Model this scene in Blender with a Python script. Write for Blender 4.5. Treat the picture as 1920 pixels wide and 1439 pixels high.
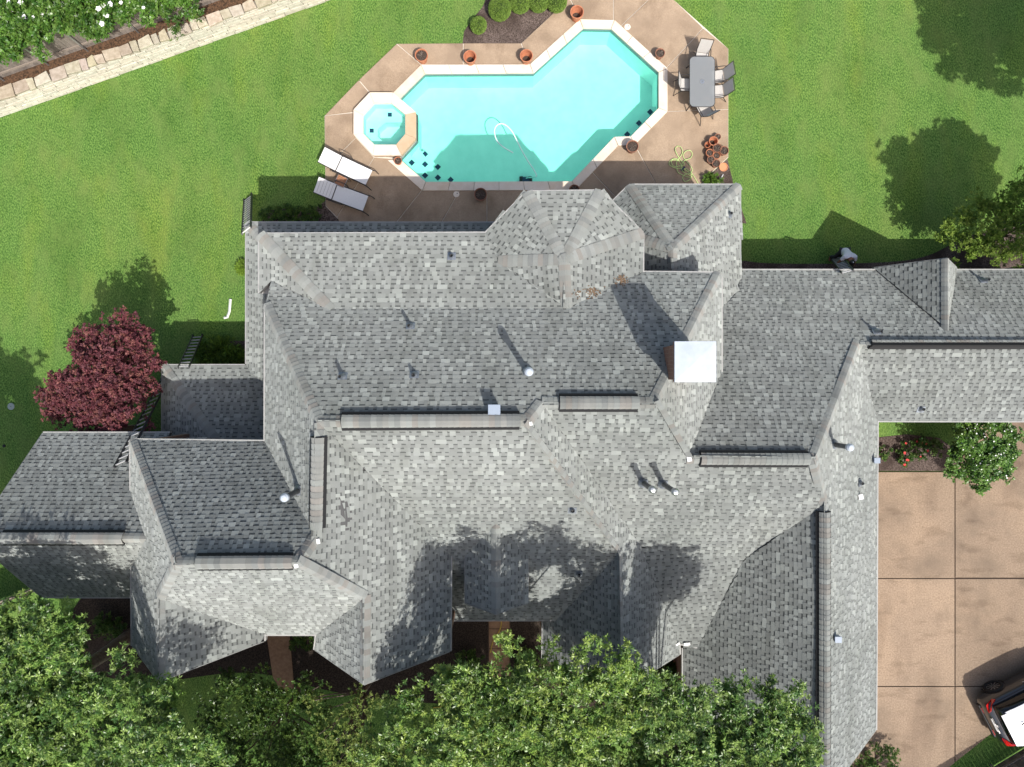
import bpy, bmesh, math, random
import numpy as np
from mathutils import Vector, Matrix
from mathutils.bvhtree import BVHTree
from mathutils.geometry import tessellate_polygon

# ------------------------------------------------------------------ camera, sky, sun, exposure
for o in list(bpy.data.objects): bpy.data.objects.remove(o)
random.seed(7); rng = np.random.default_rng(7)
scn = bpy.context.scene; COL = scn.collection
CAMH = 27.4; FPX = 1371.0
cam = bpy.data.cameras.new('camera'); camo = bpy.data.objects.new('camera', cam); COL.objects.link(camo)
camo.location = (0, 0, CAMH); camo.rotation_euler = (0, 0, 0)
cam.sensor_fit = 'HORIZONTAL'; cam.angle = 2*math.atan(960/FPX); cam.clip_end = 500; cam.clip_start = .1
scn.camera = camo
SUN = Vector((.345, -.56, 1)).normalized()
w = bpy.data.worlds.new('World'); scn.world = w; w.use_nodes = True
nt = w.node_tree; bg = nt.nodes['Background']
sky = nt.nodes.new('ShaderNodeTexSky'); sky.sky_type = 'NISHITA'; sky.sun_disc = False
sky.sun_elevation = math.asin(SUN.z); sky.sun_rotation = math.atan2(SUN.x, SUN.y); sky.air_density = 1.0; sky.dust_density = 4.0; sky.ozone_density = .4
nt.links.new(sky.outputs[0], bg.inputs[0]); bg.inputs[1].default_value = .095
sl = bpy.data.lights.new('sun', 'SUN'); sl.energy = 2.8; sl.angle = math.radians(.53); sl.color = (1, .965, .91)
so = bpy.data.objects.new('sun', sl); COL.objects.link(so); so.rotation_euler = (-SUN).to_track_quat('-Z', 'Y').to_euler(); so.location = (10, -20, 30)
vs = scn.view_settings; vs.view_transform = 'Standard'; vs.look = 'None'; vs.gamma = 1; vs.exposure = .82; vs.use_curve_mapping = False
scn.cycles.max_bounces = 6; scn.cycles.transparent_max_bounces = 12

def P(x, y, h=0.0):
    """survey point (plan sheet units) at height h -> metres"""
    D = CAMH - h
    return Vector(((x-960)*D/FPX, (720-y)*D/FPX, h))
def P2(x, y, h=0.0):
    p = P(x, y, h); return (p.x, p.y)

# ------------------------------------------------------------------ materials
MATS = {}
def mat(name, c1, c2=None, scale=8, rough=.8, bump=0, bscale=60, attr=False, spec=.4, metal=0, c3=None, scale3=1.2, detail=5,
        trans=0, stretch=None, coat=0, lo=.35, hi=.65, f3=(.4, .65), drough=0):
    m = bpy.data.materials.new(name); m.use_nodes = True; MATS[name] = m
    n = m.node_tree.nodes; l = m.node_tree.links; b = n['Principled BSDF']
    if 'Diffuse Roughness' in b.inputs: b.inputs['Diffuse Roughness'].default_value = drough
    b.inputs['Roughness'].default_value = rough; b.inputs['Specular IOR Level'].default_value = spec; b.inputs['Metallic'].default_value = metal
    if coat: b.inputs['Coat Weight'].default_value = coat; b.inputs['Coat Roughness'].default_value = .05
    geo = n.new('ShaderNodeNewGeometry'); co = geo.outputs['Position']
    if stretch:
        mp = n.new('ShaderNodeMapping'); mp.inputs['Scale'].default_value = stretch[:3]
        if len(stretch) > 3: mp.inputs['Rotation'].default_value = (0, 0, stretch[3])
        l.new(co, mp.inputs[0]); co = mp.outputs[0]
    out = None
    def noise(sc, det=detail):
        t = n.new('ShaderNodeTexNoise'); t.inputs['Scale'].default_value = sc; t.inputs['Detail'].default_value = det
        t.inputs['Roughness'].default_value = .6; l.new(co, t.inputs['Vector']); return t.outputs[0]
    def mixc(fac, a, bb, blend='MIX'):
        x = n.new('ShaderNodeMix'); x.data_type = 'RGBA'; x.blend_type = blend
        for i, v in ((0, fac), (6, a), (7, bb)):
            if isinstance(v, (int, float)): x.inputs[i].default_value = v
            elif isinstance(v, tuple): x.inputs[i].default_value = (*v, 1)
            else: l.new(v, x.inputs[i])
        return x.outputs[2]
    def ramp(v, a, bb):
        r = n.new('ShaderNodeMapRange'); r.inputs[1].default_value = a; r.inputs[2].default_value = bb; l.new(v, r.inputs[0]); return r.outputs[0]
    out = c1
    if c2: out = mixc(ramp(noise(scale), lo, hi), c1, c2)
    if c3: out = mixc(ramp(noise(scale3, 6), *f3), out, c3)
    if attr:
        a = n.new('ShaderNodeAttribute'); a.attribute_name = 'Col'
        out = mixc(1.0, out, a.outputs['Color'], 'MULTIPLY')
    if isinstance(out, tuple): b.inputs['Base Color'].default_value = (*out, 1)
    else: l.new(out, b.inputs['Base Color'])
    if bump:
        bn = n.new('ShaderNodeBump'); bn.inputs['Strength'].default_value = bump; bn.inputs['Distance'].default_value = .02
        l.new(noise(bscale, 3), bn.inputs['Height']); l.new(bn.outputs[0], b.inputs['Normal'])
    if trans:
        tr = n.new('ShaderNodeBsdfTranslucent'); mx = n.new('ShaderNodeMixShader'); mx.inputs[0].default_value = trans
        if isinstance(out, tuple): tr.inputs[0].default_value = (*out, 1)
        else: l.new(out, tr.inputs[0])
        l.new(b.outputs[0], mx.inputs[1]); l.new(tr.outputs[0], mx.inputs[2]); l.new(mx.outputs[0], n['Material Output'].inputs[0])
    return m
def clear_mat(name, tint, fac=1.0, gloss_rough=.02, ior=1.33, bump=0, bscale=3):
    m = bpy.data.materials.new(name); m.use_nodes = True; n = m.node_tree.nodes; l = m.node_tree.links
    n.remove(n['Principled BSDF'])
    t = n.new('ShaderNodeBsdfTransparent'); t.inputs[0].default_value = (*tint, 1)
    g = n.new('ShaderNodeBsdfGlossy'); g.inputs['Roughness'].default_value = gloss_rough
    f = n.new('ShaderNodeFresnel'); f.inputs[0].default_value = ior
    mx = n.new('ShaderNodeMixShader'); l.new(f.outputs[0], mx.inputs[0]); l.new(t.outputs[0], mx.inputs[1]); l.new(g.outputs[0], mx.inputs[2])
    l.new(mx.outputs[0], n['Material Output'].inputs[0])
    if bump:
        geo = n.new('ShaderNodeNewGeometry'); nz = n.new('ShaderNodeTexNoise'); nz.inputs['Scale'].default_value = bscale; nz.inputs['Detail'].default_value = 3
        l.new(geo.outputs['Position'], nz.inputs['Vector']); bn = n.new('ShaderNodeBump'); bn.inputs['Strength'].default_value = bump; bn.inputs['Distance'].default_value = .05
        l.new(nz.outputs[0], bn.inputs['Height']); l.new(bn.outputs[0], g.inputs['Normal']); l.new(bn.outputs[0], f.inputs['Normal'])
    return m
def brick_mat(name, a, b, mortar, w=.2, h=.068, rough=.85):
    m = bpy.data.materials.new(name); m.use_nodes = True; n = m.node_tree.nodes; l = m.node_tree.links; bs = n['Principled BSDF']; bs.inputs['Roughness'].default_value = rough
    geo = n.new('ShaderNodeNewGeometry'); sp = n.new('ShaderNodeSeparateXYZ'); l.new(geo.outputs['Position'], sp.inputs[0])
    ad = n.new('ShaderNodeMath'); l.new(sp.outputs[0], ad.inputs[0]); l.new(sp.outputs[1], ad.inputs[1])
    cb = n.new('ShaderNodeCombineXYZ'); l.new(ad.outputs[0], cb.inputs[0]); l.new(sp.outputs[2], cb.inputs[1])
    br = n.new('ShaderNodeTexBrick'); br.inputs['Scale'].default_value = 1; br.inputs['Brick Width'].default_value = w; br.inputs['Row Height'].default_value = h
    br.inputs['Mortar Size'].default_value = .006; br.inputs[1].default_value = (*a, 1); br.inputs[2].default_value = (*b, 1); br.inputs[3].default_value = (*mortar, 1)
    l.new(cb.outputs[0], br.inputs[0]); l.new(br.outputs[0], bs.inputs['Base Color'])
    bn = n.new('ShaderNodeBump'); bn.inputs['Strength'].default_value = .5; bn.inputs['Distance'].default_value = .01; bn.invert = True
    l.new(br.outputs['Fac'], bn.inputs['Height']); l.new(bn.outputs[0], bs.inputs['Normal'])
    return m

M_LAWN = mat('lawn_grass', (.040, .104, .018), (.152, .272, .060), 24, .8, 1.0, 34, c3=(.135, .205, .054), scale3=1.3, spec=.15, detail=5, stretch=(1, .6, 1, .35), lo=.40, hi=.61, f3=(.44, .85))
def lawn_patches(m, layers):
    n = m.node_tree.nodes; l = m.node_tree.links; b = n['Principled BSDF']; src = b.inputs['Base Color'].links[0].from_socket
    g = n.new('ShaderNodeNewGeometry'); x = src
    for sc, c, a, bb, st in layers:
        mp = n.new('ShaderNodeMapping'); mp.inputs['Scale'].default_value = st; mp.inputs['Rotation'].default_value = (0, 0, .35); l.new(g.outputs['Position'], mp.inputs[0])
        t = n.new('ShaderNodeTexNoise'); t.inputs['Scale'].default_value = sc; t.inputs['Detail'].default_value = 6; l.new(mp.outputs[0], t.inputs['Vector'])
        r = n.new('ShaderNodeMapRange'); r.inputs[1].default_value = a; r.inputs[2].default_value = bb; l.new(t.outputs[0], r.inputs[0])
        mx = n.new('ShaderNodeMix'); mx.data_type = 'RGBA'; mx.blend_type = 'MULTIPLY'; l.new(r.outputs[0], mx.inputs[0]); l.new(x, mx.inputs[6]); mx.inputs[7].default_value = (*c, 1); mx.clamp_result = False; x = mx.outputs[2]
    l.new(x, b.inputs['Base Color'])
lawn_patches(M_LAWN, ((.16, (1.18, 1.06, 1.05), .42, .62, (1, 1, 1)), (.7, (.78, .83, .76), .50, .72, (1, .45, 1)), (.55, (1.16, 1.06, .9), .52, .7, (1.6, .5, 1)), (5, (.80, .84, .8), .5, .7, (1, .5, 1))))
M_TURF = mat('shade_turf', (.05, .10, .02), (.09, .16, .03), 30, .8, .8, 60, spec=.2)
M_MULCH = mat('bark_mulch', (.038, .027, .022), (.20, .155, .135), 22, .95, .9, 40, c3=(.05, .036, .03), scale3=.9, spec=.1)
M_SOIL = mat('dry_soil', (.035, .025, .018), (.15, .085, .05), 16, .95, .8, 30, spec=.1)
M_DECK = mat('exposed_aggregate', (.32, .235, .16), (.45, .34, .24), 24, .9, .5, 70, c3=(.31, .23, .16), scale3=.8, spec=.25, lo=.3, hi=.7)
M_JOINT = mat('joint_mortar', (.68, .62, .53), (.58, .52, .44), 12, .9)
M_DRIVE = mat('driveway_concrete', (.225, .165, .117), (.36, .275, .20), 18, .9, .6, 60, c3=(.175, .135, .10), scale3=.55, spec=.25, lo=.3, hi=.7, f3=(.48, .8), attr=True)
M_DJOINT = mat('dark_joint', (.07, .045, .03))
M_COPE = mat('pale_limestone', (.78, .70, .60), (.72, .62, .50), 4, .8, .2, 60, attr=True)
M_PLASTER = mat('pool_plaster', (.78, .90, .86), (.70, .85, .81), 3.0, .7, bump=.35, bscale=5, c3=(.62, .80, .76), scale3=.9, f3=(.5, .85))  # bump imitates the light mottling of caustics on the pool floor
M_TILE = mat('dark_blue_tile', (.02, .04, .09), rough=.3)
M_WATER = clear_mat('pool_water', (.545, .95, .88), bump=.14, bscale=5)
M_STONE = mat('limestone_block', (.72, .69, .62), (.56, .52, .46), 7, .9, .35, 40, attr=True)
M_CAPST = mat('buff_cap_stone', (.38, .335, .26), (.52, .475, .39), 6, .9, .4, 30, attr=True)
M_BOARD = mat('weathered_board', (.17, .145, .125), (.29, .255, .225), 14, .9, .5, 30, attr=True, stretch=(6, 6, .8))
M_GALV = mat('galvanised_steel', (.42, .45, .47), (.50, .53, .55), 9, .35, metal=.85)
M_ALU = mat('ladder_aluminium', (.55, .56, .57), (.45, .46, .47), 9, .35, metal=.8)
M_CREAM = mat('ladder_cream_rung', (.72, .70, .64), rough=.6)
M_RUNG = mat('ladder_grey_rung', (.36, .365, .37), rough=.5)
M_FIBRE = mat('ladder_dark_rail', (.05, .05, .055), rough=.5)
M_WHITE = mat('white_metal', (.80, .80, .78), (.74, .74, .72), 5, .45)
M_SHIN = mat('asphalt_shingle', (1, 1, 1), (.80, .80, .80), 90, .92, .35, 140, attr=True, c3=(.88, .88, .87), scale3=.9, spec=.1, drough=1.0)
M_UNDER = mat('roof_underlay', (.09, .09, .09), rough=.95)
lawn_patches(M_SHIN, ((.30, (.86, .87, .865), .47, .68, (1, 1, 1)), (1.4, (1.10, 1.10, 1.09), .54, .68, (1, 1, 1)), (.9, (.88, .88, .87), .55, .66, (2.2, .5, 1))))
lawn_patches(M_DRIVE, ((.8, (.80, .79, .79), .52, .66, (1, .3, 1)), (.35, (1.12, 1.11, 1.09), .5, .62, (1, 1, 1)), (2.5, (.82, .81, .80), .56, .66, (.4, 1, 1))))
lawn_patches(M_DECK, ((.7, (.84, .83, .82), .50, .60, (1, 1, 1)), (2.2, (.88, .87, .86), .55, .65, (1, .5, 1))))
M_VENTB = mat('black_vent_plastic', (.012, .012, .013), rough=.7)
M_FASC = mat('painted_fascia', (.36, .36, .345), (.30, .30, .29), 6, .6)
M_BRICK = brick_mat('house_brick', (.24, .12, .08), (.30, .17, .12), (.32, .27, .23))
M_CHIM = brick_mat('chimney_brick', (.20, .085, .055), (.30, .14, .09), (.34, .27, .22))
M_CAPM = mat('chimney_cap_metal', (.47, .52, .58), (.40, .45, .51), 3, .35, spec=.5)
M_LEAD = mat('lead_flashing', (.20, .225, .26), (.30, .33, .37), 14, .45, metal=.4)
M_FLUE = mat('dark_flue', (.06, .065, .075), (.12, .13, .14), 8, .45, metal=.5)
M_TERRA = mat('terracotta', (.42, .15, .075), (.52, .22, .12), 9, .85, .15, 50)
M_TERRA2 = mat('brown_terracotta', (.22, .10, .065), (.33, .16, .10), 9, .85)
M_POTSOIL = mat('pot_soil', (.035, .025, .02), (.09, .065, .05), 30, .95)
M_STEEL = mat('bronze_frame', (.055, .05, .048), rough=.5, metal=.4)
M_SLING = mat('white_sling', (.80, .79, .77), (.74, .73, .71), 40, .8)
M_SLING2 = mat('grey_sling', (.52, .50, .47), (.45, .43, .41), 40, .8)
M_WOOD = mat('side_table_wood', (.33, .15, .075), (.42, .21, .11), 10, .6)
M_GLASS = clear_mat('smoked_glass', (.62, .64, .65), ior=1.5, gloss_rough=.08)
_n = M_GLASS.node_tree.nodes; _l = M_GLASS.node_tree.links; _o = _n['Material Output']; _src = _o.inputs[0].links[0].from_socket
_d = _n.new('ShaderNodeBsdfDiffuse'); _d.inputs[0].default_value = (.36, .38, .39, 1); _m = _n.new('ShaderNodeMixShader'); _m.inputs[0].default_value = .5
_l.new(_src, _m.inputs[1]); _l.new(_d.outputs[0], _m.inputs[2]); _l.new(_m.outputs[0], _o.inputs[0])
M_HOSE = mat('lime_hose', (.52, .66, .26), (.44, .58, .22), 10, .5)
M_WHOSE = mat('white_hose', (.75, .86, .85), rough=.5)
M_YHOSE = mat('yellow_cord', (.50, .36, .05), rough=.6)
M_ROBOT = mat('navy_plastic', (.015, .04, .10), rough=.35)
M_BARK = mat('tree_bark', (.12, .09, .07), (.22, .18, .15), 10, .95, .6, 20)
M_PAINT = mat('dark_grey_paint', (.030, .032, .036), rough=.28, coat=1, spec=.5)
M_BLACK = mat('black_trim', (.012, .012, .013), rough=.5)
M_RUBBER = mat('tyre_rubber', (.018, .018, .018), rough=.85)
M_RIM = mat('alloy_rim', (.50, .50, .50), rough=.3, metal=.9)
M_CGLASS = mat('car_glass', (.008, .009, .010), rough=.06, spec=.6)
M_CROOF = mat('roof_glare_white', (.86, .87, .89), rough=.25, coat=1)  # white stands in for sky and sun glare on the car's roof
M_RED = mat('red_lens', (.45, .012, .01), rough=.2, coat=1)
M_CHROME = mat('chrome', (.7, .7, .7), rough=.15, metal=1)
M_SKIN = mat('skin', (.22, .10, .06), rough=.6)
M_SHIRT = mat('white_shirt', (.70, .71, .76), (.62, .63, .70), 20, .9)
M_PRINT = mat('blue_shirt_print', (.17, .17, .45), rough=.9)
M_JEANS = mat('dark_trousers', (.04, .04, .05), rough=.9)
M_PATH = mat('brown_paving', (.22, .13, .075), (.30, .19, .11), 9, .9, .3, 50)
def leafmat(name, rough=.45, trans=.22, spec=.5): return mat(name, (1, 1, 1), attr=True, rough=rough, trans=trans, spec=spec)
M_LEAF = leafmat('oak_leaf', .38); M_LEAF2 = leafmat('soft_leaf', .6, .28, .3); M_PETAL = mat('white_petal', (.85, .85, .82), rough=.7)
M_REDP = mat('red_petal', (.55, .05, .05), rough=.7)

# ------------------------------------------------------------------ mesh helpers
def link(o, parent=None):
    COL.objects.link(o)
    if parent is not None: o.parent = parent
    return o
def tag(o, label=None, cat=None, group=None, kind=None):
    if label: o['label'] = label
    if cat: o['category'] = cat
    if group: o['group'] = group
    if kind: o['kind'] = kind
    return o
def thing(name, label, cat, loc=(0, 0, 0), rz=0, group=None):
    o = bpy.data.objects.new(name, None); o.empty_display_size = .2; COL.objects.link(o)
    o.location = loc; o.rotation_euler = (0, 0, rz)
    return tag(o, label, cat, group)
class MB:
    def __init__(s): s.v = []; s.f = []; s.c = []
    def add(s, vs, fs, col=None):
        k = len(s.v); s.v += [tuple(p) for p in vs]
        for f in fs: s.f.append([i+k for i in f]); s.c.append(col or (1, 1, 1))
        return s
    def box(s, c, size, rz=0, col=None, rx=0):
        x, y, z = [d/2 for d in size]; R = Matrix.Rotation(rz, 3, 'Z') @ Matrix.Rotation(rx, 3, 'X'); c = Vector(c)
        vs = [c + R @ Vector((a*x, b*y, d*z)) for d in (-1, 1) for a, b in ((-1, -1), (1, -1), (1, 1), (-1, 1))]
        return s.add(vs, [(3, 2, 1, 0), (4, 5, 6, 7), (0, 1, 5, 4), (1, 2, 6, 5), (2, 3, 7, 6), (3, 0, 4, 7)], col)
    def prism(s, poly, z0, z1, col=None):
        n = len(poly)
        area = sum(poly[i][0]*poly[(i+1) % n][1]-poly[(i+1) % n][0]*poly[i][1] for i in range(n))
        if area < 0: poly = poly[::-1]
        vs = [(p[0], p[1], z0) for p in poly] + [(p[0], p[1], z1) for p in poly]
        return s.add(vs, [tuple(range(n))[::-1], tuple(range(n, 2*n))] + [(i, (i+1) % n, n+(i+1) % n, n+i) for i in range(n)], col)
    def tube(s, pts, r, seg=8, col=None, cap=True):
        pts = [Vector(p) for p in pts]; n = len(pts); rs = r if isinstance(r, (list, tuple)) else [r]*n
        vs = []
        for i, p in enumerate(pts):
            t = (pts[min(i+1, n-1)]-pts[max(i-1, 0)]).normalized(); a = t.cross(Vector((0, 0, 1)) if abs(t.z) < .9 else Vector((1, 0, 0))).normalized(); b = t.cross(a)
            vs += [p + (a*math.cos(q*2*math.pi/seg)+b*math.sin(q*2*math.pi/seg))*rs[i] for q in range(seg)]
        fs = [(i*seg+q, i*seg+(q+1) % seg, (i+1)*seg+(q+1) % seg, (i+1)*seg+q) for i in range(n-1) for q in range(seg)]
        if cap: fs += [tuple(range(seg))[::-1], tuple(range((n-1)*seg, n*seg))]
        return s.add(vs, fs, col)
    def lathe(s, prof, c=(0, 0, 0), seg=24, col=None):
        vs = [(c[0]+r*math.cos(q*2*math.pi/seg), c[1]+r*math.sin(q*2*math.pi/seg), c[2]+z) for r, z in prof for q in range(seg)]
        fs = [(i*seg+q, i*seg+(q+1) % seg, (i+1)*seg+(q+1) % seg, (i+1)*seg+q) for i in range(len(prof)-1) for q in range(seg)]
        return s.add(vs, fs, col)
    def build(s, name, m, parent=None, smooth=False, off=None, bevel=0):
        me = bpy.data.meshes.new(name)
        v = s.v if off is None else [(a[0]-off[0], a[1]-off[1], a[2]-off[2]) for a in s.v]
        me.from_pydata(v, [], s.f)
        if any(c != (1, 1, 1) for c in s.c) or 'attr' in name or m in ATTR:
            at = me.attributes.new('Col', 'FLOAT_COLOR', 'FACE'); at.data.foreach_set('color', np.array([(*c, 1) for c in s.c], dtype=np.float32).ravel())
        if smooth: me.polygons.foreach_set('use_smooth', [True]*len(me.polygons))
        me.materials.append(m); me.update()
        o = bpy.data.objects.new(name, me); link(o, parent)
        if bevel:
            md = o.modifiers.new('bevel', 'BEVEL'); md.width = bevel; md.segments = 2; md.limit_method = 'ANGLE'
        return o
ATTR = {M_COPE, M_STONE, M_CAPST, M_BOARD, M_SHIN}
def copy_tree(o, parent=None):
    c = o.copy(); link(c, parent)
    for ch in o.children: copy_tree(ch, c)
    return c
def hole_sheet(name, outer, holes, z, m, kind='structure'):
    polys = [[Vector((p[0], p[1], 0)) for p in outer]] + [[Vector((p[0], p[1], 0)) for p in h] for h in holes]
    tr = tessellate_polygon(polys); vs = [(p.x, p.y, z) for q in polys for p in q]
    fs = []
    for t in tr:
        a, b, c = [Vector(vs[i]) for i in t]
        fs.append(tuple(t) if (b-a).cross(c-a).z > 0 else tuple(t)[::-1])
    return MB().add(vs, fs).build(name, m)
def quads_mesh(name, V, C, m, parent=None, smooth=False):
    """V (n,4,3) C (n,3): one mesh of loose quads, fast"""
    n = len(V); me = bpy.data.meshes.new(name)
    me.vertices.add(n*4); me.vertices.foreach_set('co', V.reshape(-1).astype(np.float32))
    me.loops.add(n*4); me.loops.foreach_set('vertex_index', np.arange(n*4, dtype=np.int32))
    me.polygons.add(n); me.polygons.foreach_set('loop_start', np.arange(0, n*4, 4, dtype=np.int32))
    me.update(calc_edges=True)
    at = me.attributes.new('Col', 'FLOAT_COLOR', 'FACE'); at.data.foreach_set('color', np.c_[C, np.ones(n)].astype(np.float32).ravel())
    me.materials.append(m); o = bpy.data.objects.new(name, me); return link(o, parent)
def lerp(a, b, t): return Vector(a)*(1-t)+Vector(b)*t
def spline(pts, n=8):
    pts = [Vector(p) for p in pts]; out = []
    for i in range(len(pts)-1):
        p0, p1, p2, p3 = pts[max(i-1, 0)], pts[i], pts[i+1], pts[min(i+2, len(pts)-1)]
        for k in range(n):
            t = k/n; out.append(.5*((2*p1)+(p2-p0)*t+(2*p0-5*p1+4*p2-p3)*t*t+(3*p1-p0-3*p2+p3)*t**3))
    out.append(pts[-1]); return out
def offset_poly(poly, d):
    n = len(poly); A = sum(poly[i][0]*poly[(i+1) % n][1]-poly[(i+1) % n][0]*poly[i][1] for i in range(n)); s = 1 if A > 0 else -1
    out = []
    for i in range(n):
        p0, p1, p2 = [Vector(poly[(i+k) % n]).to_2d() for k in (-1, 0, 1)]
        a = (p1-p0).normalized(); b = (p2-p1).normalized(); na = Vector((a.y, -a.x))*s; nb = Vector((b.y, -b.x))*s
        m = (na+nb); m = m/max(m.dot(na), .3); out.append(tuple(p1+m*d))
    return out

# ------------------------------------------------------------------ the setting: lawn, beds, paving
POOL = [P2(*q) for q in [(797,141),(1000,140),(1093,56),(1145,57),(1234,138),(1234,205),(1182,258),(1151,259),(1072,342),(799,343),(751,301),(767,284),(783,266),(783,217),(767,202),(751,187)]]
SPA = [P2(*q) for q in [(696,180),(739,180),(782,217),(782,266),(755,297),(702,297),(666,258),(666,212)]]
SPAIN = [P2(*q) for q in [(704,200),(736,200),(762,221),(762,257),(745,277),(705,277),(684,256),(684,222)]]
POOLHOLE = POOL[:11] + [P2(742,297), P2(702,294), P2(669,256), P2(669,214), P2(698,183), P2(738,183)]
tag(hole_sheet('lawn', [(-90,-90),(90,-90),(90,90),(-90,90)], [POOLHOLE], 0, M_LAWN), kind='structure')
def sheet(name, pts, z, m, kind='structure', h=None):
    vs = [(*P2(*q), z) for q in pts]
    A = sum(vs[i][0]*vs[(i+1) % len(vs)][1]-vs[(i+1) % len(vs)][0]*vs[i][1] for i in range(len(vs)))
    if A < 0: vs = vs[::-1]
    return tag(MB().add(vs, [tuple(range(len(vs)))]).build(name, m), kind=kind)
def blob(pts, n=5): # rounded outline
    p = [Vector((a, b, 0)) for a, b in pts]; m = len(p); out = []
    for i in range(m):
        a, b, c = (p[i]+p[i-1])/2, p[i], (p[i]+p[(i+1) % m])/2
        for k in range(n):
            t = k/n; q = a*(1-t)**2+b*2*t*(1-t)+c*t*t; out.append((q.x, q.y))
    return out
sheet('mulch_bed', [(867,84.5),(870,60),(885,38),(905,14),(925,-35),(1090,-35),(1069,-1.5),(978,84)], .012, M_MULCH)
sheet('mulch_bed', [(490,440),(492,408),(510,395),(545,391),(575,394),(598,388),(611,376),(640,417),(640,440)], .012, M_MULCH)
sheet('mulch_bed', [(1290,420),(1320,339),(1364,299),(1372,332),(1376,352),(1400,420)], .012, M_MULCH)
sheet('mulch_bed', blob([(1380,530),(1383,486),(1420,495),(1560,496),(1690,492),(1745,480),(1790,455),(1850,430),(2000,420),(2000,560),(1700,560)]), .012, M_MULCH)
sheet('mulch_bed', [(1600,840),(1600,826),(1700,815),(1760,822),(1800,850),(1900,800),(1900,884),(1600,884)], .012, M_MULCH)
sheet('mulch_bed', [(375,720),(375,650),(400,640),(470,640),(520,720)], .012, M_MULCH)
sheet('mulch_bed', blob([(100,1240),(150,1100),(260,1100),(560,1150),(720,1210),(900,1100),(1330,1150),(1330,1330),(1000,1330),(640,1310),(480,1250),(260,1290)]), .012, mat('shade_darkened_soil', (.016, .013, .010), (.060, .046, .036), 22, .95, .8, 30, spec=.1))  # front bed colour darkened to carry the deep shade under the trees
sheet('front_walk', [(494,1150),(540,1150),(552,1290),(530,1300),(512,1270)], .03, M_PATH)
pp = tag(MB().box((0, 0, 0), (.01, .01, .01)).build('porch_path', M_DJOINT), kind='structure'); bpy.data.objects.remove(pp)
pth = sheet('porch_path', [(915,1100),(957,1100),(957,1330),(915,1330)], .02, M_DJOINT)
for i in range(6):
    y0 = 1106+i*37
    MB().prism([P2(917,y0), P2(955,y0), P2(955,y0+35.5), P2(917,y0+35.5)], .021, .05).build('paving_slab', M_PATH, pth)

# pool deck: mortar sheet with aggregate slabs on it
deck_out = [P2(*q) for q in [(744,84),(977,83),(1068,-2),(1100,-45),(1225,-45),(1261,0),(1365,93),(1365,297),(1319,339),(1319,430),(640,430),(640,418),(611,388),(609,219)]]
deck = tag(hole_sheet('pool_deck', deck_out, [POOLHOLE], .03, M_JOINT), kind='structure')
slabs = [[(744,84),(869,83),(869,123),(790,123)], [(869,83),(977,83),(993,123),(869,123)], [(977,83),(1068,-2),(1088,40),(993,123)],
 [(1068,-2),(1100,-45),(1150,-45),(1150,40),(1088,40)], [(1150,-45),(1243,-45),(1230,-12),(1163,52),(1150,40)], [(1230,-12),(1261,0),(1318,55),(1249,130),(1163,52)],
 [(1318,55),(1365,93),(1365,207),(1249,211),(1249,130)], [(1365,207),(1365,297),(1319,339),(1319,428),(1274,428),(1189,272),(1249,211)],
 [(1189,272),(1274,428),(1208,428),(1108,322),(1157,273)], [(1108,322),(1208,428),(913,428),(913,358),(1077,358)], [(913,358),(913,428),(823,428),(862,358)],
 [(862,358),(823,428),(736,428),(791,358)], [(791,358),(736,428),(642,428),(632,409),(702,297),(742,300)], [(702,297),(632,409),(611,388),(610,318),(668,260)],
 [(668,260),(610,318),(609,219),(666,213)], [(666,212),(609,219),(673,152),(697,180)], [(697,180),(673,152),(744,84),(790,123),(742,180)]]
for s in slabs:
    q = [P2(*a) for a in s]; MB().prism(offset_poly(q, -.017), .031, .065).build('deck_slab', M_DECK, deck)
# driveway
drv = sheet('driveway', [(1560,885),(1785,885),(1830,800),(1880,780),(2200,780),(2200,1210),(1860,1372),(1770,1445),(1600,1600),(1500,1600),(1500,885)], .02, M_DJOINT)
for s in [[(1500,886),(1788,886),(1788,1084),(1500,1084)], [(1790,886),(1832,800),(1882,782),(2060,782),(2060,1083),(1790,1083)], [(1500,1086),(1788,1086),(1788,1286),(1500,1286)],
          [(1790,1086),(2060,1086),(2060,1275),(2055,1278),(2036,1286),(1790,1286)], [(1500,1288),(1788,1288),(1788,1430),(1770,1444),(1600,1598),(1500,1598)],
          [(1790,1288),(2030,1288),(1862,1371),(1790,1428)], [(2062,782),(2198,782),(2198,1209),(2062,1272)]]:
    g_ = random.uniform(.86, 1.1); MB().prism([P2(*a) for a in s], .021, .055, (g_, g_*.99, g_*.97)).build('driveway_slab', M_DRIVE, drv)

# ------------------------------------------------------------------ pool
pool = thing('swimming_pool', 'angular turquoise swimming pool with pale stone coping behind the house', 'pool')
fz = -1.25
b = MB(); n = len(POOL)
ccw = POOL if sum(POOL[i][0]*POOL[(i+1) % n][1]-POOL[(i+1) % n][0]*POOL[i][1] for i in range(n)) > 0 else POOL[::-1]
for i in range(n):
    a, c = ccw[i], ccw[(i+1) % n]; b.add([(*c, .03), (*a, .03), (*a, fz), (*c, fz)], [(0, 1, 2, 3)])
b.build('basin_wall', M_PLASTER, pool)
tb = MB()
inn = offset_poly(ccw, -.012)
for i in range(n): a, c = inn[i], inn[(i+1) % n]; tb.add([(*c, .03), (*a, .03), (*a, -.16), (*c, -.16)], [(0, 1, 2, 3)])
tb.build('waterline_tile', mat('waterline_tile', (.10, .17, .17), (.16, .24, .24), 14, .4), pool)
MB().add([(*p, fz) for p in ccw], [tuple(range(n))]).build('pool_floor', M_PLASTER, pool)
outp = offset_poly(ccw, .33)
skip = {P2(751,301): 1}
spa_edges = 0
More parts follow.
